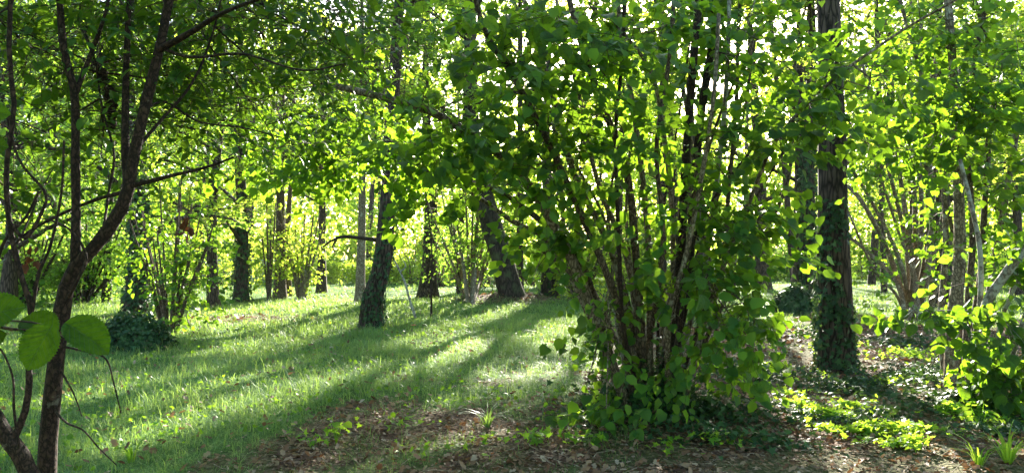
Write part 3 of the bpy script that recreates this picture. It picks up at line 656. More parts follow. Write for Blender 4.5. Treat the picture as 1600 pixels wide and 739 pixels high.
# ivy and shadowed undergrowth round its foot
c = gp(1030, 630); n = 2000; a = rng.uniform(0, 2 * np.pi, n); r = np.abs(rng.normal(0, .36, n)); x, y = c[0] + np.cos(a) * r * 1.3, c[1] + np.sin(a) * r
pos = np.stack([x, y, G(x, y) + np.abs(rng.normal(0, .22, n)) * np.exp(-r)], 1)
part('ivy', inst(LI, pos, flat_frames(n, .7), .07 * rng.uniform(.6, 1.2, n)), M['ivy'], hz, kind='stuff')

# ------------------------------------------------------------------ named trees
tree('oak_tree', 'tall straight trunk with ivy on its lower half just right of the big hazel', 1306, 580, 50, H=12, cb=7.5, cr=3.4, nl=420, flare=1.22, leaf=.12, ivy=(2.5, 620, .085), ivy_hole=.18,
     path=[(1303, 420, 0), (1301, 300, .02), (1299, 150, .05), (1294, 0, .1), (1292, -200, .2), (1296, -500, .3)], mat='canopy')
tree('oak_tree', 'ivy-speckled trunk leaning slightly right, standing in the open grass', 581, 514, 31, H=11, cb=5.6, cr=3.4, nl=420, leaf=.13, ivy=(4.2, 420, .075), ivy_hole=.36,
     flare=1.35, path=[(583, 470, 0), (593, 432, 0), (600, 390, 0), (604, 345, 0), (608, 280, 0), (612, 200, 0), (624, 0, .2), (636, -200, .3)], mat='canopy_cool')
tree('oak_tree', 'thick dark trunk leaning left out of the leafy bank', 800, 466, 37, H=13, cb=5.0, cr=4.6, nl=480, leaf=.16,
     flare=1.15, path=[(793, 440, 0), (783, 394, 0), (771, 360, 0), (763, 330, 0), (750, 280, 0), (738, 200, 0), (735, 60, 0), (745, -60, 0)], bark='bark_mossy', mat='canopy_cool')
tree('oak_tree', 'short dark ivy-wrapped trunk at the right end of the leafy bank', 859, 468, 26, H=9, cb=2.6, cr=3.4, nl=300, leaf=.15, ivy=(3, 160, .12))
tree('ash_tree', 'smooth grey flared trunk in the centre distance left of the leafy bank', 668, 466, 24, H=12, cb=5.0, cr=4.2, nl=420, leaf=.15, mat='canopy_cool', flare=1.9)
tree('ash_tree', 'slim pale grey trunk just left of the ivy-speckled leaning trunk', 562, 474, 15, H=11, cb=5.2, cr=3.6, nl=380, leaf=.15, bark='bark_hazel')
tree('lime_tree', 'warm brown trunk, the thicker of the close pair left of centre', 437, 466, 17, H=12, cb=4.6, cr=4.2, nl=440, leaf=.16, bark='bark_brown')
tree('lime_tree', 'thinner half-hidden trunk right behind the warm brown one left of centre', 450, 463, 11, H=10, cb=4.6, cr=3.0, nl=240, leaf=.16, bark='bark_brown')
tree('lime_tree', 'short stubby far trunk by the sunlit clearing edge', 502, 457, 14, H=11, cb=4.4, cr=4.2, nl=420, leaf=.17)
tree('oak_tree', 'plain dark trunk just left of the ivy-thick trunk in the left middle distance', 333, 481, 18, H=11, cb=2.2, cr=4.2, nl=460, leaf=.15)
tree('oak_tree', 'trunk swollen with ivy to its foot in the left middle distance', 376, 472, 22, H=11, cb=2.2, cr=4.2, nl=460, leaf=.15, ivy=(4, 200, .12), ivy_hole=.05)
tree('oak_tree', 'ivy-smothered trunk behind the round ivy mound on the left', 212, 502, 30, H=10, cb=2.0, cr=3.8, nl=420, leaf=.14, ivy=(5, 420, .11), ivy_hole=-.2, mat='canopy_cool')
tree('oak_tree', 'short dark trunk deep in shade at the far left', 166, 473, 13, H=10, cb=1.8, cr=4.4, nl=460, leaf=.16, mat='canopy_cool')
tree('oak_tree', 'dark trunk at the very left edge behind the foreground saplings', 12, 482, 24, H=11, cb=1.7, cr=4.6, nl=520, leaf=.16, mat='canopy_cool')
tree('oak_tree', 'bare reddish-brown trunk behind the ivy mound right of the hazel', 1245, 484, 17, H=12, cb=4.4, cr=4.6, nl=620, leaf=.14, bark='bark_oak')
tree('oak_tree', 'dark trunk sheathed in ivy rising straight out of the ivy mound', 1268, 486, 26, H=12, cb=4.6, cr=4.4, nl=560, leaf=.14, ivy=(5, 330, .11), ivy_hole=-.1)
tree('oak_tree', 'lone dark trunk in the distance between the hazel and the ivy mound', 1190, 451, 23, H=15, cb=4.2, cr=6.0, nl=820, leaf=.19, lean=(-.6, 0))
tree('oak_tree', 'broad shadowed trunk behind the stems of the right-hand hazels', 1476, 480, 32, H=11, cb=3.2, cr=4.2, nl=420, leaf=.15)
tree('lime_tree', 'reddish far trunk showing between the slanting stems on the right', 1431, 458, 16, H=11, cb=2.4, cr=4.6, nl=460, leaf=.18, bark='bark_brown')
tree('lime_tree', 'far trunk near the right edge of the view', 1590, 462, 16, H=11, cb=2.0, cr=4.8, nl=520, leaf=.18)

# ------------------------------------------------------------------ smaller shrubs and hazels
def fan(px, py, n, hpx, spread, w, seed, dd=.5, lo=.0):
    random.seed(seed); b = gp(px, py); Y = b[1]; S_ = []
    for i in range(n):
        a = (i + .5) / n * 2 - 1 + random.uniform(-.15, .15); a = a * (1 - lo) + lo * a; h = hpx * random.uniform(.6, 1.1); d = random.uniform(-dd, dd)
        x0 = px + a * spread * .12; s = gp(x0, py + random.uniform(-1, 1)); s[2] -= .03
        S_.append(([s, P(px + a * spread * .45, py - h * .4, Y + d * .4), P(px + a * spread * .8, py - h * .75, Y + d * .8), P(px + a * spread, py - h, Y + d)], w / F * Y / 2 * random.uniform(.6, 1.2), w / F * Y / 6))
    return b, S_
b, s = fan(265, 521, 16, 230, 75, 6, 1)
shrub('hazel_shrub', 'sunlit yellow-green bush of thin stems right of the ivy mound on the left', b, s, .004, .2, 250, 8, .35, .10, 'hazel', 'bark_brown', sspread=.32)
b, s = fan(470, 466, 12, 130, 40, 5, 2)
shrub('hazel_shrub', 'small glowing shrub with fanned pale stems in the left centre distance', b, s, .006, .2, 240, 8, .4, .14, 'canopy', 'bark_hazel', sspread=.35, tpl=LS)
b, s = fan(735, 468, 16, 190, 70, 6, 3)
shrub('hazel_shrub', 'thin twiggy hazel just left of the thick leaning trunk', b, s, .006, .2, 420, 8, .4, .13, 'canopy_cool', 'bark_hazel', sspread=.4, tpl=LS)
b, s = fan(420, 470, 4, 150, 12, 6, 4)
shrub('young_tree', 'cluster of slim upright stems beside the warm brown trunk', b, s, .006, .3, 120, 8, .4, .14, 'canopy', 'bark_brown', sspread=.35, tpl=LS, cat='tree')
b, s = fan(130, 474, 14, 120, 70, 6, 5)
shrub('hazel_shrub', 'shady thicket of dark stems left of the short dark trunk', b, s, .006, .15, 420, 8, .4, .14, 'canopy_cool', 'bark_dark', sspread=.4, tpl=LS)
b, s = fan(40, 478, 12, 130, 70, 6, 6)
shrub('hazel_shrub', 'dark leafy undergrowth at the far left edge', b, s, .006, .1, 460, 8, .4, .14, 'canopy_cool', 'bark_dark', sspread=.45, tpl=LS)
b, s = fan(905, 470, 14, 130, 60, 6, 7)
shrub('hazel_shrub', 'leafy shrub right of the short ivy-wrapped trunk, behind the big hazel', b, s, .006, .1, 360, 8, .4, .14, 'canopy', 'bark_brown', sspread=.4, tpl=LS)

# slanting hazel in the right middle distance
b = gp(1440, 500); RY = b[1]
st = []
for (x1, y1, x2, y2, x3, y3, w) in [(1400, 440, 1340, 380, 1318, 372, 9), (1390, 400, 1350, 320, 1318, 285, 10), (1410, 420, 1370, 330, 1310, 230, 8), (1415, 380, 1385, 250, 1345, 90, 9), (1420, 370, 1400, 220, 1390, 50, 10),
        (1430, 380, 1425, 260, 1400, 60, 9), (1440, 360, 1435, 200, 1440, 20, 9), (1450, 380, 1455, 240, 1465, 40, 10), (1455, 350, 1440, 180, 1420, -30, 9), (1460, 400, 1480, 280, 1500, 100, 8), (1450, 420, 1450, 300, 1440, 150, 12),
        (1400, 460, 1365, 420, 1325, 330, 6), (1425, 430, 1400, 350, 1350, 200, 7), (1470, 420, 1500, 320, 1530, 190, 7)]:
    s = gp(1435 + random.uniform(-22, 22), 499 + random.uniform(-4, 4)); s[2] -= .05
    st.append(([s, P(x1, y1, RY + random.uniform(-.3, .3)), P(x2, y2, RY + random.uniform(-.7, .7)), P(x3, y3, RY + random.uniform(-1.2, 1.2))], w / F * RY / 2, w / F * RY / 4))
shrub('hazel_shrub', 'hazel with long grey stems slanting left, in the right middle distance', b, st, .005, .45, 420, 8, .38, .11, 'hazel', 'bark_hazel', sspread=.5,
      extra=[(1380, 200, RY, 1.6, 1.2, 1.2, 120), (1500, 180, RY, 1.6, 1.2, 1.2, 120), (1420, 60, RY, 2, 1, 1.2, 100), (1350, 100, RY, 1.2, 1, 1.2, 50)])

# near pale-stemmed hazel at the right edge
b = gp(1500, 606); QY = b[1]
def rs(x0, y0, pts, w0, w1):
    s = gp(x0, y0); s[2] -= .05; return ([s] + [P(a, c, QY + d) for a, c, d in pts], w0 / F * QY / 2, w1 / F * QY / 2)
st = [rs(1485, 604, [(1490, 500, 0), (1500, 400, 0), (1496, 250, 0), (1490, 120, 0), (1478, -40, .1)], 22, 12),
      rs(1508, 606, [(1512, 480, .2), (1520, 360, .2), (1510, 200, .3), (1530, 60, .3), (1560, -60, .3)], 12, 7),
      rs(1478, 598, [(1470, 500, .4), (1478, 380, .4), (1470, 250, .5), (1440, 120, .5), (1400, -20, .6)], 12, 6),
      rs(1500, 600, [(1530, 450, .5), (1538, 330, .5), (1545, 200, .5), (1540, 60, .5), (1500, -60, .5)], 12, 7),
      rs(1520, 604, [(1555, 400, .6), (1580, 260, .6), (1600, 150, .6), (1640, 0, .6)], 11, 7),
      rs(1495, 600, [(1500, 420, .8), (1465, 280, .8), (1430, 150, .9), (1380, 30, 1.)], 9, 5)]
shrub('hazel_shrub', 'upright pale-stemmed hazel near the right edge, just behind the leafy sprays', b, st, .0045, .35, 150, 8, .34, .115, 'hazel', 'bark_pale',
      n_ind=120, one=HZ, barks=['bark_hazel', 'bark_brown', 'bark_hazel', 'bark_brown'],
      extra=[(1440, 170, QY - .8, .7, .35, .5, 46), (1520, 150, QY - .8, .6, .35, .5, 44), (1580, 130, QY - .6, .6, .4, .5, 40), (1390, 230, QY - .6, .6, .3, .5, 24), (1500, 60, QY, 1, .4, .5, 44), (1400, 60, QY, .8, .4, .6, 34), (1590, 300, QY, .4, .5, .5, 26), (1540, 240, QY - .4, .6, .3, .5, 26)])
b = gp(1535, 640); QY = b[1]
def rs2(x0, y0, pts, w0, w1):
    s = gp(x0, y0); s[2] -= .05; return ([s] + [P(a, c, QY + d) for a, c, d in pts], w0 / F * QY / 2, w1 / F * QY / 2)
st = [rs2(1530, 640, [(1532, 560, 0), (1540, 480, 0), (1570, 430, -.1), (1610, 380, -.2), (1680, 320, -.3)], 17, 12),
      rs2(1512, 636, [(1516, 560, .1), (1530, 490, .1), (1532, 400, .1), (1520, 330, .1), (1500, 250, .2)], 11, 6),
      rs2(1560, 645, [(1580, 560, 0), (1610, 470, 0), (1650, 360, 0)], 10, 6), rs2(1548, 640, [(1560, 520, .3), (1590, 440, .3), (1640, 350, .3)], 8, 5)]
shrub('hazel_shrub', 'hazel with white-lichened forked stem and round leaves at the right edge', b, st, .004, .4, 12, 8, .3, .12, 'hazel', 'bark_pale', n_ind=280, one=HZ, filt=False,
      extra=[(1440, 488, QY - .2, .3, .06, .3, 9), (1560, 500, QY - .2, .35, .25, .3, 18), (1590, 560, QY - .3, .35, .35, .3, 34), (1590, 620, QY - .3, .35, .25, .3, 34), (1540, 590, QY + .1, .25, .25, .3, 12), (1600, 430, QY, .3, .35, .3, 16), (1580, 680, QY + .2, .3, .12, .25, 10)])

# ------------------------------------------------------------------ left foreground trees
LY = 3.3
lw = lambda w: w / F * LY / 2
def lp(l, Y=LY): return [P(a, c, Y + (d[0] if d else 0)) for a, c, *d in l]
b0 = P(66, 400 + CAMH * F / LY, LY); b0[2] = float(G(b0[0], b0[1]))
st = [([b0 - [0, 0, .05]] + lp([(72, 760), (80, 640), (96, 500), (112, 428), (160, 372), (196, 312), (208, 250), (226, 170), (246, 90), (264, 0), (280, -110)]), lw(30), lw(12)),
      (lp([(118, 418), (119, 340), (118, 250), (117, 150), (100, 80), (93, 0), (90, -80)]), lw(16), lw(9)),
      (lp([(200, 300), (196, 220, .05), (197, 120, .1), (200, 40, .1), (206, -80, .15)]), lw(14), lw(8)),
      (lp([(208, 290), (262, 276, -.1), (320, 262, -.15), (365, 246, -.2)]), lw(8), lw(3)),
      (lp([(203, 298), (150, 312, .1), (95, 335, .15), (45, 362, .2), (20, 385, .2)]), lw(7), lw(4)),
      (lp([(246, 80), (300, 50, -.1), (350, 20, -.2), (430, -10, -.3)]), lw(12), lw(4)),
      (lp([(117, 150), (140, 90, .1), (165, 20, .1), (180, -60, .2)]), lw(9), lw(4)),
      (lp([(250, 75), (300, 90, -.1), (380, 85, -.2), (470, 110, -.3), (540, 100, -.4)]), lw(6), lw(2)),
      (lp([(98, 480), (120, 440, -.1), (135, 400, -.1), (110, 360, -.1), (80, 345, 0), (60, 340, 0)]), lw(6), lw(2)),
      (lp([(215, 230), (250, 190, .1), (300, 130, .2), (330, 60, .3), (350, -20, .3)]), lw(6), lw(3)),
      (lp([(160, 372), (170, 300, .2), (178, 240, .2), (160, 170, .3), (150, 100, .3)]), lw(5), lw(3)),
      (lp([(92, 540), (130, 548, -.1), (165, 560, -.15), (178, 600, -.15), (189, 645, -.15)]), lw(4), lw(1.6)),
      (lp([(84, 640), (104, 660, -.15), (130, 672, -.2), (155, 700, -.25), (182, 726, -.3)]), lw(4), lw(1.6)),
      (lp([(93, 575), (115, 615, -.1), (128, 650, -.1)]), lw(3.5), lw(1.4)),
      (lp([(226, 170), (260, 160, .2), (310, 190, .2), (380, 200, .1), (440, 215, 0)]), lw(5), lw(2))]
DK = []
for i in range(3):
    V = LEAF1[0].copy(); V[:, 0] *= .62; V[:, 2] += .04 * i * V[:, 0]; me = mk_mesh('leaf', V, LEAF1[1], True, LEAF1[2]); me.materials.append(M['dark_leaf']); DK.append(me)
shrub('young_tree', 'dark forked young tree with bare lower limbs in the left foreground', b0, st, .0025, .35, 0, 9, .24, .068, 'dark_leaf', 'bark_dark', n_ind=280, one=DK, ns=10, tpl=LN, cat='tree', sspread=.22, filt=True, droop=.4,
      extra=[(60, 60, LY + .8, .5, .3, .8, 70), (160, 40, LY + 1, .5, .3, .8, 80), (300, 60, LY + 1, .6, .3, .9, 130), (400, 40, LY + 1.2, .6, .25, .9, 130), (500, 50, LY + 1.4, .6, .3, .9, 120), (350, 150, LY + 1.2, .5, .2, .8, 90), (450, 130, LY + 1.6, .6, .22, .8, 90), (550, 110, LY + 1.8, .5, .25, .8, 60), (110, 130, LY + .5, .35, .3, .5, 40), (210, 150, LY + .5, .35, .25, .5, 40), (60, 310, LY + .7, .3, .25, .5, 26), (300, 10, LY + .3, .5, .2, .5, 50), (170, 250, LY + .9, .3, .2, .5, 24), (130, 20, LY + .3, .4, .2, .4, 40), (430, 10, LY + .5, .5, .2, .6, 60),
             (300, 210, LY + .8, .35, .12, .6, 26), (60, 240, LY + 1, .3, .3, .8, 26), (20, 130, LY + 1, .4, .3, .8, 40), (240, 20, LY + .5, .5, .2, .7, 30), (600, 40, LY + 2.5, .7, .3, .9, 60), (420, 230, LY + 1.6, .4, .15, .6, 24)])
b1 = P(40, 400 + CAMH * F / 3.0, 3.0); b1[2] = float(G(b1[0], b1[1]))
st = [([b1 - [0, 0, .05]] + lp([(56, 800), (40, 725), (10, 680), (-20, 630), (-60, 560)], 3.0), lw(30), lw(18)),
      (lp([(20, 690), (40, 640), (46, 590), (44, 560)], 3.0) + lp([(50, 490), (30, 420), (14, 345), (10, 260), (22, 170), (14, 80), (20, -60)], 3.0), lw(10), lw(6)),
      (lp([(14, 345), (40, 372), (66, 330), (70, 300), (30, 250), (10, 180)], 3.0), lw(6), lw(3)),
      (lp([(50, 490), (60, 430), (80, 380), (96, 300), (100, 220)], 3.0), lw(5), lw(3)),
      (lp([(-40, 480), (-10, 420), (10, 372), (40, 340), (60, 300)], 3.0), lw(6), lw(3)),
      (lp([(30, 700), (22, 640), (20, 590), (4, 550), (-10, 540)], 2.9), lw(4), lw(2))]
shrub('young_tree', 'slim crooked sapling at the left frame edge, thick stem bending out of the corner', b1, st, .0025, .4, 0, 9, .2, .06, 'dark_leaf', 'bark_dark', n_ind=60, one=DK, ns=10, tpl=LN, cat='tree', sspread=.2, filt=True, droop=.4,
      extra=[(20, 220, 3.6, .25, .3, .6, 26), (10, 60, 3.6, .4, .25, .6, 30)])

# the big leaves close to the lens, on their own out-of-frame hazel shoot
root_p = np.array([-1.35, 1.35, float(G(-1.35, 1.35))])
sprig = thing('hazel_shoot', 'leafy hazel twig with a few very large leaves close up at the left', 'twig', root_p)
tw = curve([root_p - [0, 0, .05], root_p + [.03, 0, .8], P(-60, 440, 1.3), P(-20, 500, 1.27), P(30, 515, 1.25), P(88, 512, 1.22)], 26)
part('stem', tube(tw, np.linspace(.008, .0012, 26), 6), M['bark_brown'], sprig, True)
part('stem', tube(curve([tw[15], P(60, 505, 1.22), P(105, 530, 1.2)], 8), np.linspace(.002, .0008, 8), 5), M['bark_brown'], sprig, True)
bl = mk_mesh('leaf', LEAF0[0], LEAF0[1], True, LEAF0[2]); bl.materials.append(M['big_leaf'])
LEAF0B = leaf_grid(34, 6, .42, .05, .016, .42, .30, .42, .16)
bl2 = mk_mesh('leaf', LEAF0B[0], LEAF0B[1], True, LEAF0B[2]); bl2.materials.append(M['big_leaf'])
def bigleaf(bx, by, tx, ty, Y, up=(0, -1, .55), dz=0., bl=bl):
    A, B = P(bx, by, Y), P(tx, ty, Y + dz); f = (B - A)[None]; ln = float(np.linalg.norm(f)); put('leaf', bl, A, frames(f, np.array([up], float))[0], ln, sprig)
bigleaf(78, 514, 38, 578, 1.20, (.1, -1, .3), -.02)
bigleaf(82, 520, 30, 490, 1.26, (.1, -.9, .8), 0, bl2)
bigleaf(-45, 500, 34, 475, 1.22, (0, -1, .6))
bigleaf(108, 508, 172, 544, 1.20, (-.25, -.6, .8), .01, bl2)
bigleaf(-40, 545, 6, 520, 1.25, (0, -1, .4))
bigleaf(-30, 180, 14, 176, 1.3, (0, -1, .4))
bigleaf(-40, 225, 10, 228, 1.3, (.2, -1, .2))
part('stem', tube(curve([tw[7], P(-70, 300, 1.35), P(-30, 200, 1.3), P(-32, 160, 1.3)], 10), np.linspace(.004, .001, 10), 5), M['bark_brown'], sprig, True)

# withered bits
def withered(px, py, Y, n, s, label, top):
    c = P(px, py, Y); t = thing('withered_leaves', label, 'dead leaves', c)
    pos = c + rng.normal(0, s, (n, 3)); a = flat_frames(n, 1.2)
    part('stalk', tube(curve([top, (top + c) / 2 + [.02, 0, 0], c], 6), .0025, 5), M['twig'], t, True)
    me = mk_mesh('dead_leaf', LD[0] * [1, 1, 2], LD[1]); me.materials.append(M['rust'])
    for i in range(n): put('dead_leaf', me, pos[i], a[i], .05 if Y < 5 else .085, t)
withered(40, 405, 3.1, 7, .025, 'curled brown dead leaves hanging in the sapling at the left edge', P(14, 345, 3.0))
withered(288, 362, 6.0, 9, .04, 'rust-brown withered leaf bunch hanging between young tree and sunlit bush', P(300, 210, 4.4))
hb = P(152, 98, 3.9)
hang = thing('dead_branch', 'dark rotten branch piece hanging among twigs at the upper left', 'branch', hb)
part('wood', tube(curve([hb, P(166, 130, 3.9), P(174, 165, 3.9), P(176, 202, 3.9)], 30), np.array([.012 + .022 * math.sin(min(1, i / 9) * 1.4) + .008 * math.sin(i * 1.7) for i in range(30)]) * (1 - np.linspace(0, .45, 30)), 14, .5, 3), M['bark_dark'], hang, True)
part('bark_flap', tube(curve([P(152, 98, 3.9), P(143, 104, 3.88), P(146, 115, 3.88)], 6), .006, 6, .3), M['bark_dark'], hang, True)

# ------------------------------------------------------------------ saplings and poles in the grass
def pole(name, label, cat, pts, r0, r1, mat, extra=None):
    t = thing(name, label, cat, pts[0]); p = curve(pts, 24)
    part('stem', tube(p, np.linspace(r0, r1, 24), 8, .2, 5), M[mat], t, True)
    for e in extra or []: part('twig', tube(curve(e, 8), np.linspace(r1, r1 * .4, 8), 5), M[mat], t, True)
    return t
g0 = gp(651, 498); Y = g0[1]
pole('leaning_pole', 'pale bare crooked pole leaning in the grass right of the ivy-speckled trunk', 'pole', [g0 - [0, 0, .05], P(640, 468, Y), P(632, 440, Y), P(613, 400, Y)], .035, .022, 'bark_pale', [[P(613, 402, Y), P(612, 390, Y), P(606, 380, Y)], [P(625, 425, Y), P(634, 416, Y), P(630, 408, Y)]])
g0 = gp(674, 497); Y = g0[1]
pole('dead_sapling', 'thin dark dead sapling standing with a tuft of grass at its foot', 'sapling', [g0 - [0, 0, .05], P(674, 450, Y), P(675, 400, Y), P(665, 300, Y), P(640, 200, Y)], .03, .01, 'bark_dark',
     [[P(674, 440, Y), P(662, 420, Y), P(655, 408, Y)], [P(675, 400, Y), P(650, 375, Y), P(620, 362, Y)]])
g0 = gp(580, 480); Yb = 16.0
br = thing('bare_branch', 'bare dark drooping branch reaching left from the ivy-speckled leaning trunk', 'branch', P(596, 372, Yb))
part('limb', tube(curve([P(596, 376, Yb), P(565, 372, Yb), P(535, 370, Yb), P(515, 378, Yb), P(505, 386, Yb)], 14), np.linspace(.05, .02, 14), 7, .2), M['bark_dark'], br, True)
part('twig', tube(curve([P(527, 372, Yb), P(520, 385, Yb), P(524, 398, Yb)], 7), np.linspace(.03, .008, 7), 5), M['bark_dark'], br, True)

# ------------------------------------------------------------------ ivy mounds
def mound(label, px, py, wpx, hpx, n, leaf):
    b = gp(px, py); Y = b[1] + .3; rx, h = wpx / F * Y / 2, hpx / F * Y
    t = thing('ivy_mound', label, 'ivy', (b[0], Y, b[2]))
    a = np.linspace(0, 2 * np.pi, 28, endpoint=False); V, rings = [], 9
    for i in range(rings):
        f = i / (rings - 1) * math.pi / 2
        for q in a:
            rr = math.cos(f) * (1 + .12 * math.sin(q * 3 + 1) + .08 * math.sin(q * 5)); V.append((b[0] + math.cos(q) * rx * rr * .93, Y + math.sin(q) * rx * .8 * rr * .93, b[2] - .04 + math.sin(f) * h * .92 * (1 + .1 * math.sin(q * 2))))
    T = []
    for i in range(rings - 1):
        for j in range(28):
            c, d = i * 28 + j, i * 28 + (j + 1) % 28; T += [(c, d, d + 28), (c, d + 28, c + 28)]
    part('stump', (np.array(V), np.array(T)), M['bark_dark'], t, True)
    d = rng.normal(0, 1, (n, 3)); d[:, 2] = np.abs(d[:, 2]); d /= np.linalg.norm(d, axis=1)[:, None]
    q = np.arctan2(d[:, 1], d[:, 0]); rr = (1 + .12 * np.sin(q * 3 + 1) + .08 * np.sin(q * 5)) * rng.uniform(.9, 1.22, n)
    pos = np.stack([b[0] + d[:, 0] * rx * rr, Y + d[:, 1] * rx * .8 * rr, b[2] + d[:, 2] * h * (1 + .1 * np.sin(q * 2)) * rng.uniform(.9, 1.3, n)], 1)
    fwd = rng.normal(0, .5, (n, 3)); fwd[:, 2] -= .8
    part('ivy', inst(LI, pos, frames(fwd, d + rng.normal(0, .35, (n, 3)) + [0, 0, .4]), leaf * rng.uniform(.6, 1.3, n)), M['ivy'], t, kind='stuff')
mound('rounded mound of glossy ivy in the grass on the left', 192, 548, 92, 44, 2600, .085)
mound('dark ivy mound at the foot of the trunk pair right of the hazel', 1250, 491, 66, 36, 2200, .12)

# ------------------------------------------------------------------ hedge, fence, undergrowth and far trees
def hedge(name, label, x0, x1, y, h, n, mat, cat='hedge', depth=1.2, leaf=.14):
    t = thing(name, label, cat, ((x0 + x1) / 2, y, 0))
    pos = np.stack([rng.uniform(x0, x1, n), rng.normal(y, depth * .4, n), rng.beta(1.6, 1.3, n) * h], 1)
    pos[:, 2] *= .85 + .35 * vnoise(pos[:, 0] * .8, pos[:, 1] * .2, 3)
    kk = ~sunny(pos, 1., leaf * .5); pos = pos[kk]; n = len(pos)
    nr_ = rng.normal(0, .7, (n, 3)); nr_[:, 2] += .6; nr_[:, 1] -= .3
    part('foliage', inst(LS, pos, frames(rng.normal(0, 1, (n, 3)), nr_), leaf * rng.uniform(.6, 1.3, n)), M[mat], t, kind='stuff')
    xs = np.arange(x0, x1, .9) + rng.uniform(-.2, .2, len(np.arange(x0, x1, .9)))
    A = np.stack([xs, np.full(len(xs), float(y)), np.full(len(xs), -.05)], 1); part('stems', twigs(A, A + np.stack([rng.normal(0, .2, len(xs)), rng.normal(0, .1, len(xs)), np.full(len(xs), h * .9)], 1), .03), M['bark_dark'], t, kind='stuff')
hedge('hedge', 'long low hedge closing the clearing left of centre', -13.5, -6, 42, 1.25, 9000, 'canopy')
hedge('hedge', 'low dark hedge across the far side of the clearing on the right', 10, 34, 46, 1.7, 20000, 'canopy_cool', leaf=.17)
hedge('hedge', 'dense low bushes behind the grey central trunk', -6, 9.5, 45, 3.6, 22000, 'canopy', leaf=.18)
hedge('hedge', 'dark hedge in the shade at the far left', -34, -18, 44, 2.2, 14000, 'canopy_cool', leaf=.18)

def fence():
    t = thing('metal_fence', 'pale railing fence glimpsed between trunks left of centre', 'fence', (-17.5, 43, 0))
    m, nt, out = new_mat('pale painted metal'); p = N(nt, 'ShaderNodeBsdfPrincipled', i_Roughness=.5); p.inputs['Base Color'].default_value = (.55, .6, .62, 1)
    nn = N(nt, 'ShaderNodeTexNoise', i_Scale=8.0); nt.links.new(ramp(nt, nn.outputs[0], [(.3, (.42, .46, .48)), (.7, (.62, .66, .68))]), p.inputs['Base Color']); nt.links.new(p.outputs[0], out.inputs[0])
    for z in (.25, 1.35): part('rail', tube(np.array([[-19.5, 43, z], [-13.6, 43, z]]), .03, 6), m, t)
    for x in np.arange(-19.5, -13.5, .98): part('post', tube(np.array([[x, 43, -.1], [x, 43, 1.5]]), .045, 6), m, t)
    for x in np.arange(-19.4, -13.6, .16): part('bar', tube(np.array([[x, 43.0, .28], [x, 43.0, 1.33]]), .012, 4), m, t)
fence()

def far_tree(px, Y, H, cr, cb, mat, label, group, nl=420, leaf=.32, w=.5, lean=0):
    best = None
    for tr in range(40):
        q = px + rng.uniform(-1, 1) * tr * 1.5; b = np.array([(q - CX) / F * Y, Y, 0.]); pts = curve([b - [0, 0, .1], b + [lean * .4, 0, H * .4], b + [lean, 0, H * .9]], 12)
        sc_ = sunny(curve(pts, 60)[2:], 1., .1, False).sum()
        if best is None or sc_ < best[0]: best = (sc_, b, pts, lean)
        if sc_ == 0: break
        lean = rng.uniform(-1.5, 1.5)
    _, b, pts, lean = best; root = thing('far_tree', label, 'tree', b, group)
    part('trunk', tube(pts, np.linspace(w / 2, .08, 12), 8, .1), M['bark_oak'], root, True)
    ncl = 34; d = rng.normal(0, 1, (ncl, 3)); d /= np.linalg.norm(d, axis=1)[:, None]; d *= rng.random((ncl, 1)) ** .35
    cc = b + np.array([lean, 0, (H + cb) / 2]) + d * np.array([cr, cr, (H - cb) / 2])
    A_ = np.repeat(pts[5:11], 6, 0)[:ncl]; okl = np.array([not sunny(curve([A_[j_], cc[j_]], 14)[1:], 1., .08, False).any() for j_ in range(ncl)])
    part('limbs', twigs(A_[okl], cc[okl], .05), M['bark_oak'], root, True)
    q = rng.integers(0, ncl, nl); C = cc[q] + rng.normal(0, 1, (nl, 3)) * [cr * .24, cr * .24, cr * .13]; D = rng.normal(0, 1, (nl, 3)); D[:, 2] *= .3
    pos, Rm, sz, E = spray(C, D, 12, leaf * 3.4, leaf, .3, .6)
    kk = (~sunny(pos, 1., leaf * .5)) & (pos[:, 2] > .3); part('crown', inst(LS, pos[kk], Rm[kk], sz[kk]), M[mat], root, kind='stuff')
GR = 'trees beyond the clearing'; LB = 'tree of the leafy wood edge beyond the clearing'
i = 0
for Y, step, H, cr, nl, leaf in ((38, 250, 15, 5.0, 420, .24), (54, 175, 23, 6.0, 600, .32), (74, 150, 31, 7.5, 620, .42)):
    for px in np.arange(-150, 1760, step):
        jx = rng.uniform(-45, 45); yy = Y * rng.uniform(.93, 1.1)
        if Y == 38 and 560 < px + jx < 1130: continue
        far_tree(px + jx, yy, H * rng.uniform(.85, 1.15), cr * rng.uniform(.85, 1.15), rng.uniform(1.2, 2.6) * Y / 40, ('canopy', 'canopy_cool', 'canopy_cool')[i % 3], LB, GR, nl, leaf, rng.uniform(.35, .6), rng.uniform(-1, 1)); i += 1
for px in (740, 810, 880, 950, 1010, 1070, 1130, 1200, 1280, 1360):
    far_tree(px + rng.uniform(-20, 20), 31 + rng.uniform(-2, 3), 18, 3.6, 6.0, 'canopy', LB, GR, 420, .18, .3)
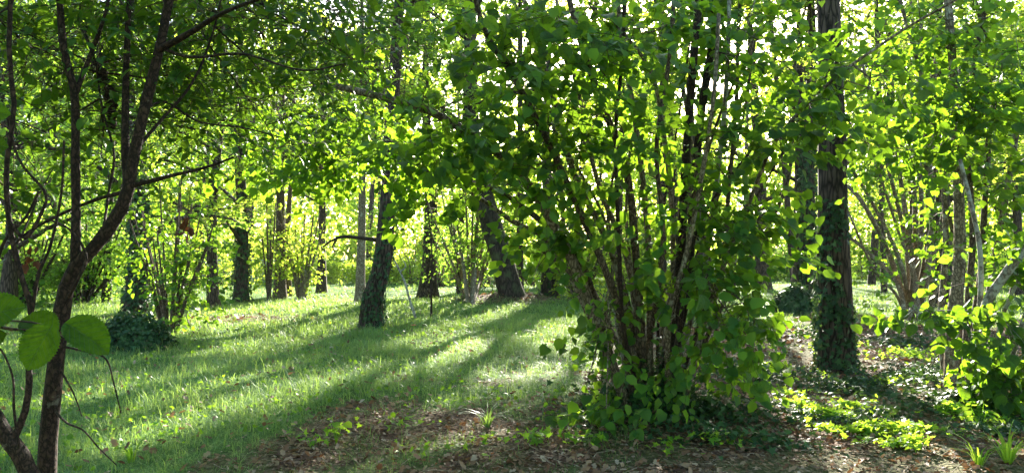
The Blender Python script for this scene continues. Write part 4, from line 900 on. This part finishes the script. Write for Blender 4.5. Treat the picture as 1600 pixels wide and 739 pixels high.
# the wood goes on behind and beside the viewer
for (x, y, h) in [(-9, -5, 13), (-3.5, -9, 14), (3.5, -8, 13), (9, -5, 14), (14, 2, 12), (-14, 3, 12), (-7.5, 1.0, 10), (0, -14, 15)]:
    b = np.array([x, y, 0.]); root = thing('oak_tree', 'oak of the wood behind the viewer, out of the picture', 'tree', b, 'trees behind the viewer')
    part('trunk', tube(curve([b, b + [.2, 0, h * .5], b + [0, .3, h]], 14), np.linspace(.3, .05, 14), 10, .12), M['bark_oak'], root, True)
    n = 700; d = rng.normal(0, 1, (n, 3)); d /= np.linalg.norm(d, axis=1)[:, None]; C = b + [0, 0, h * .55] + d * rng.random((n, 1)) ** .4 * [3.8, 3.2, h * .5]; C = C[(C[:, 1] < 1.5) | (np.abs(C[:, 0]) > C[:, 1] * .75 + 3)]
    pos, Rm, sz, E = spray(C, rng.normal(0, 1, C.shape), 10, .8, .26, .3, .6); kk = pos[:, 2] > .4
    part('crown', inst(LS, pos[kk], Rm[kk], sz[kk]), M['canopy_cool'], root, kind='stuff')
# the wood behind reads as one mass
n = 130000; px = rng.uniform(-250, 1850, n); Y = rng.uniform(92, 118, n); x = (px - CX) / F * Y
z = rng.random(n) ** .9 * (32 + 12 * vnoise(x * .09, Y * .02, 6)); cl = fbm(x * .16, z * .3, 44); k = cl > .12 + .3 * np.clip(z / 30, 0, 1)
x, Y, z = x[k], Y[k], z[k]; pos = np.stack([x, Y, z + .2], 1); pos = pos[~sunny(pos, 1., .4)]; n = len(pos); nr_ = rng.normal(0, .7, (n, 3)); nr_[:, 2] += .6
part('far_wood', inst(LS, pos, frames(rng.normal(0, 1, (n, 3)), nr_), rng.uniform(.6, 1.1, n)), M['canopy'], kind='stuff')

# leafy undergrowth between the trunks, in the distance
US = [(60,31,3.2),(150,34,3.6),(240,30,3.4),(300,36,4.0),(350,40,4.2),(250,46,4),(95,42,4),(400,48,4.5),(480,50,4.5),(560,50,4.6),(640,42,4.2),(690,38,4),(600,50,4.5),(760,36,4),(830,38,4),(890,42,4.4),(960,36,4),(1020,44,4.4),
      (1100,48,4.5),(1160,44,4.2),(1215,50,4.6),(1290,50,4.4),(1350,52,4.6),(1410,50,4.6),(1460,46,4.4),(1520,42,4.4),(1570,38,4.2),(1620,34,4.2),(1500,56,5),(700,56,5),(440,58,5),(180,56,5)]
for q, (px, Y, h) in enumerate(US):
    b = np.array([(px - CX) / F * Y, Y, 0.]); t = thing('undergrowth_bush', 'leafy bush of the undergrowth along the far side of the clearing', 'bush', b, 'undergrowth bushes behind the clearing')
    n = 420; d = rng.normal(0, 1, (n, 3)); d /= np.linalg.norm(d, axis=1)[:, None]; d *= rng.random((n, 1)) ** .4; d[:, 2] = np.abs(d[:, 2])
    C = b + d * [h * .75, h * .6, h] + [0, 0, .2]; C = C[fbm(C[:, 0] * .9 + q, C[:, 2] * 1.2, 3) > .34]; D = rng.normal(0, 1, C.shape); D[:, 2] *= .4
    part('stems', twigs(np.repeat(b[None], 14, 0) + rng.normal(0, .15, (14, 3)) * [1, 1, 0], C[:14] + [0, 0, .4], .035), M['bark_brown'], t, kind='stuff')
    pos, Rm, sz, E = spray(C, D, 9, .6, .15 * Y / 38, .3, .6); kk = (~sunny(pos, 1., .09)) & (pos[:, 2] > .05)
    part('foliage', inst(LS, pos[kk], Rm[kk], sz[kk]), M[('canopy', 'canopy', 'canopy_cool')[q % 3]], t, kind='stuff')

# ------------------------------------------------------------------ small things on the ground
def stick(name, label, pts, r0, r1, mat, cat='stick'):
    pts = np.array(pts); t = thing(name, label, cat, pts[0]); p = curve(pts, 12); part('wood', tube(p, np.linspace(r0, r1, 12), 8, .25, 2), M[mat], t, True); return t
def gh(px, py, h): p = gp(px, py); p[2] += h; return p
stick('split_stick', 'pale split stick leaning out of the ivy right of the hazel foot', [gh(1166, 664, .05), gh(1148, 655, .11), gh(1130, 648, .17)], .024, .028, 'stick')
stick('stick', 'short pale stick lying flat in leaf litter below the seedling patch', [gh(1256, 683, .03), gh(1272, 686, .03), gh(1290, 690, .03)], .012, .008, 'stick')
t = stick('fallen_branch', 'dark crooked fallen branch lying left of the pale-stemmed hazel', [gh(1362, 532, .02), gh(1385, 520, .06), gh(1400, 505, .16), gh(1418, 503, .2)], .05, .025, 'bark_dark', 'branch')
part('twig', tube(curve([gh(1398, 507, .14), gh(1412, 516, .1), gh(1432, 518, .05)], 6), np.linspace(.03, .012, 6), 6), M['bark_dark'], t, True)
t = stick('fallen_branch', 'thin dark hooked twig arching out of the grass left of centre', [gh(291, 508, .25), gh(296, 516, .12), gh(306, 524, .03), gh(314, 518, .12)], .018, .01, 'bark_dark', 'branch')
stick('stick', 'thin grey stick at the foot of the sunlit bush', [gh(330, 520, .02), gh(322, 508, .1), gh(318, 500, .2)], .01, .006, 'bark_dark')
c = gp(646, 521); fl = thing('red_flower', 'tiny red flower alone in the grass below the leaning pole', 'flower', c)
mr, nt, out = new_mat('red petal'); p = N(nt, 'ShaderNodeBsdfPrincipled', i_Roughness=.5); nn = N(nt, 'ShaderNodeTexNoise', i_Scale=20.0)
nt.links.new(ramp(nt, nn.outputs[0], [(.3, (.55, .04, .02)), (.7, (.75, .09, .04))]), p.inputs['Base Color']); nt.links.new(p.outputs[0], out.inputs[0])
part('stalk', tube(np.array([c, c + [0, 0, .17]]), .005, 5), M['herb'], fl)
pm = mk_mesh('petal', LM[0], LM[1]); pm.materials.append(mr)
for i in range(6):
    a = i * 1.047; put('petal', pm, c + [0, 0, .17], frames(np.array([[math.cos(a), math.sin(a), .35]]), np.array([[0, 0, 1.]]))[0], .07, fl)
def plant(label, px, py, n, h, leaf, tpl=LI, mat='herb'):
    c = gp(px, py); t = thing('seedling', label, 'plant', c)
    me = mk_mesh('leaf', tpl[0], tpl[1]); me.materials.append(M[mat])
    for i in range(n):
        a = rng.uniform(0, 6.28); hh = h * (.4 + .6 * (i + 1) / n); tip = c + [math.cos(a) * h * .35, math.sin(a) * h * .25, hh]
        part('stalk', tube(curve([c, (c + tip) / 2 + [0, 0, .02], tip], 4), .0022, 4), M['herb'], t)
        put('leaf', me, tip, frames(np.array([[math.cos(a), math.sin(a), -.3]]), np.array([[0, -.5, 1.]]))[0], leaf, t)
plant('young seedling with pointed leaves in the litter below the sunny grass edge', 525, 694, 8, .22, .085, LM)
plant('small pale seedling left of the pointed-leaved one in the litter', 484, 702, 5, .12, .05)
plant('single round-leaved sprout at the edge of grass and litter', 715, 640, 3, .1, .075, LM)
plant('low leafy sprout in the litter below the hazel', 838, 697, 8, .09, .06)
plant('tall seedling with a whorl of narrow leaves near the right edge', 1532, 672, 11, .24, .12, LN)
plant('bright seedling cluster in the shade under the right-edge hazel', 1490, 652, 12, .18, .07)
# coarse arching grass clumps in the foreground
def clump(label, px, py, n, h, mat='herb'):
    c = gp(px, py); t = thing('grass_clump', label, 'grass clump', c)
    for i in range(n):
        a = rng.uniform(0, 6.28); L_ = h * rng.uniform(.6, 1.2); d = np.array([math.cos(a), math.sin(a), 0]); le = rng.uniform(.7, 1.7)
        p = curve([c + d * .02, c + d * L_ * .3 * le + [0, 0, L_ * .6], c + d * L_ * .9 * le + [0, 0, L_ * .75]], 7); sd = np.cross(d, [0, 0, 1.]); w = .007 * (1 - np.linspace(0, 1, 7) ** 2 * .95)
        V = np.vstack([p - sd * w[:, None], p + sd * w[:, None]]); T = []
        for j in range(6): T += [(j, j + 7, j + 8), (j, j + 8, j + 1)]
        part('blade', (V, np.array(T)), M[mat], t)
clump('arching bright grass blades at the lower right corner', 1575, 724, 34, .30)
clump('second tuft of long blades left of the corner clump', 1530, 728, 18, .22)
clump('long grass tuft at the left of the foreground litter', 205, 722, 16, .22)
clump('grass tuft on litter right of centre foreground', 762, 668, 26, .2, 'grass')

# ------------------------------------------------------------------ thin morning haze
def haze(dens):
    x0, x1, y0, y1, z0, z1 = -420, 420, -40, 905, -1.6, 62
    V = [(x, y, z) for z in (z0, z1) for y in (y0, y1) for x in (x0, x1)]
    Fc = [(0, 2, 3, 1), (4, 5, 7, 6), (0, 1, 5, 4), (2, 6, 7, 3), (0, 4, 6, 2), (1, 3, 7, 5)]
    me = mk_mesh('haze', V, Fc); m, nt, out = new_mat('thin air'); v = N(nt, 'ShaderNodeVolumePrincipled', i_Density=dens, i_Anisotropy=.0)
    v.inputs['Color'].default_value = (.95, .97, .93, 1); nt.links.new(v.outputs[0], out.inputs['Volume']); link('haze', me, m, kind='stuff')
haze(.00025)
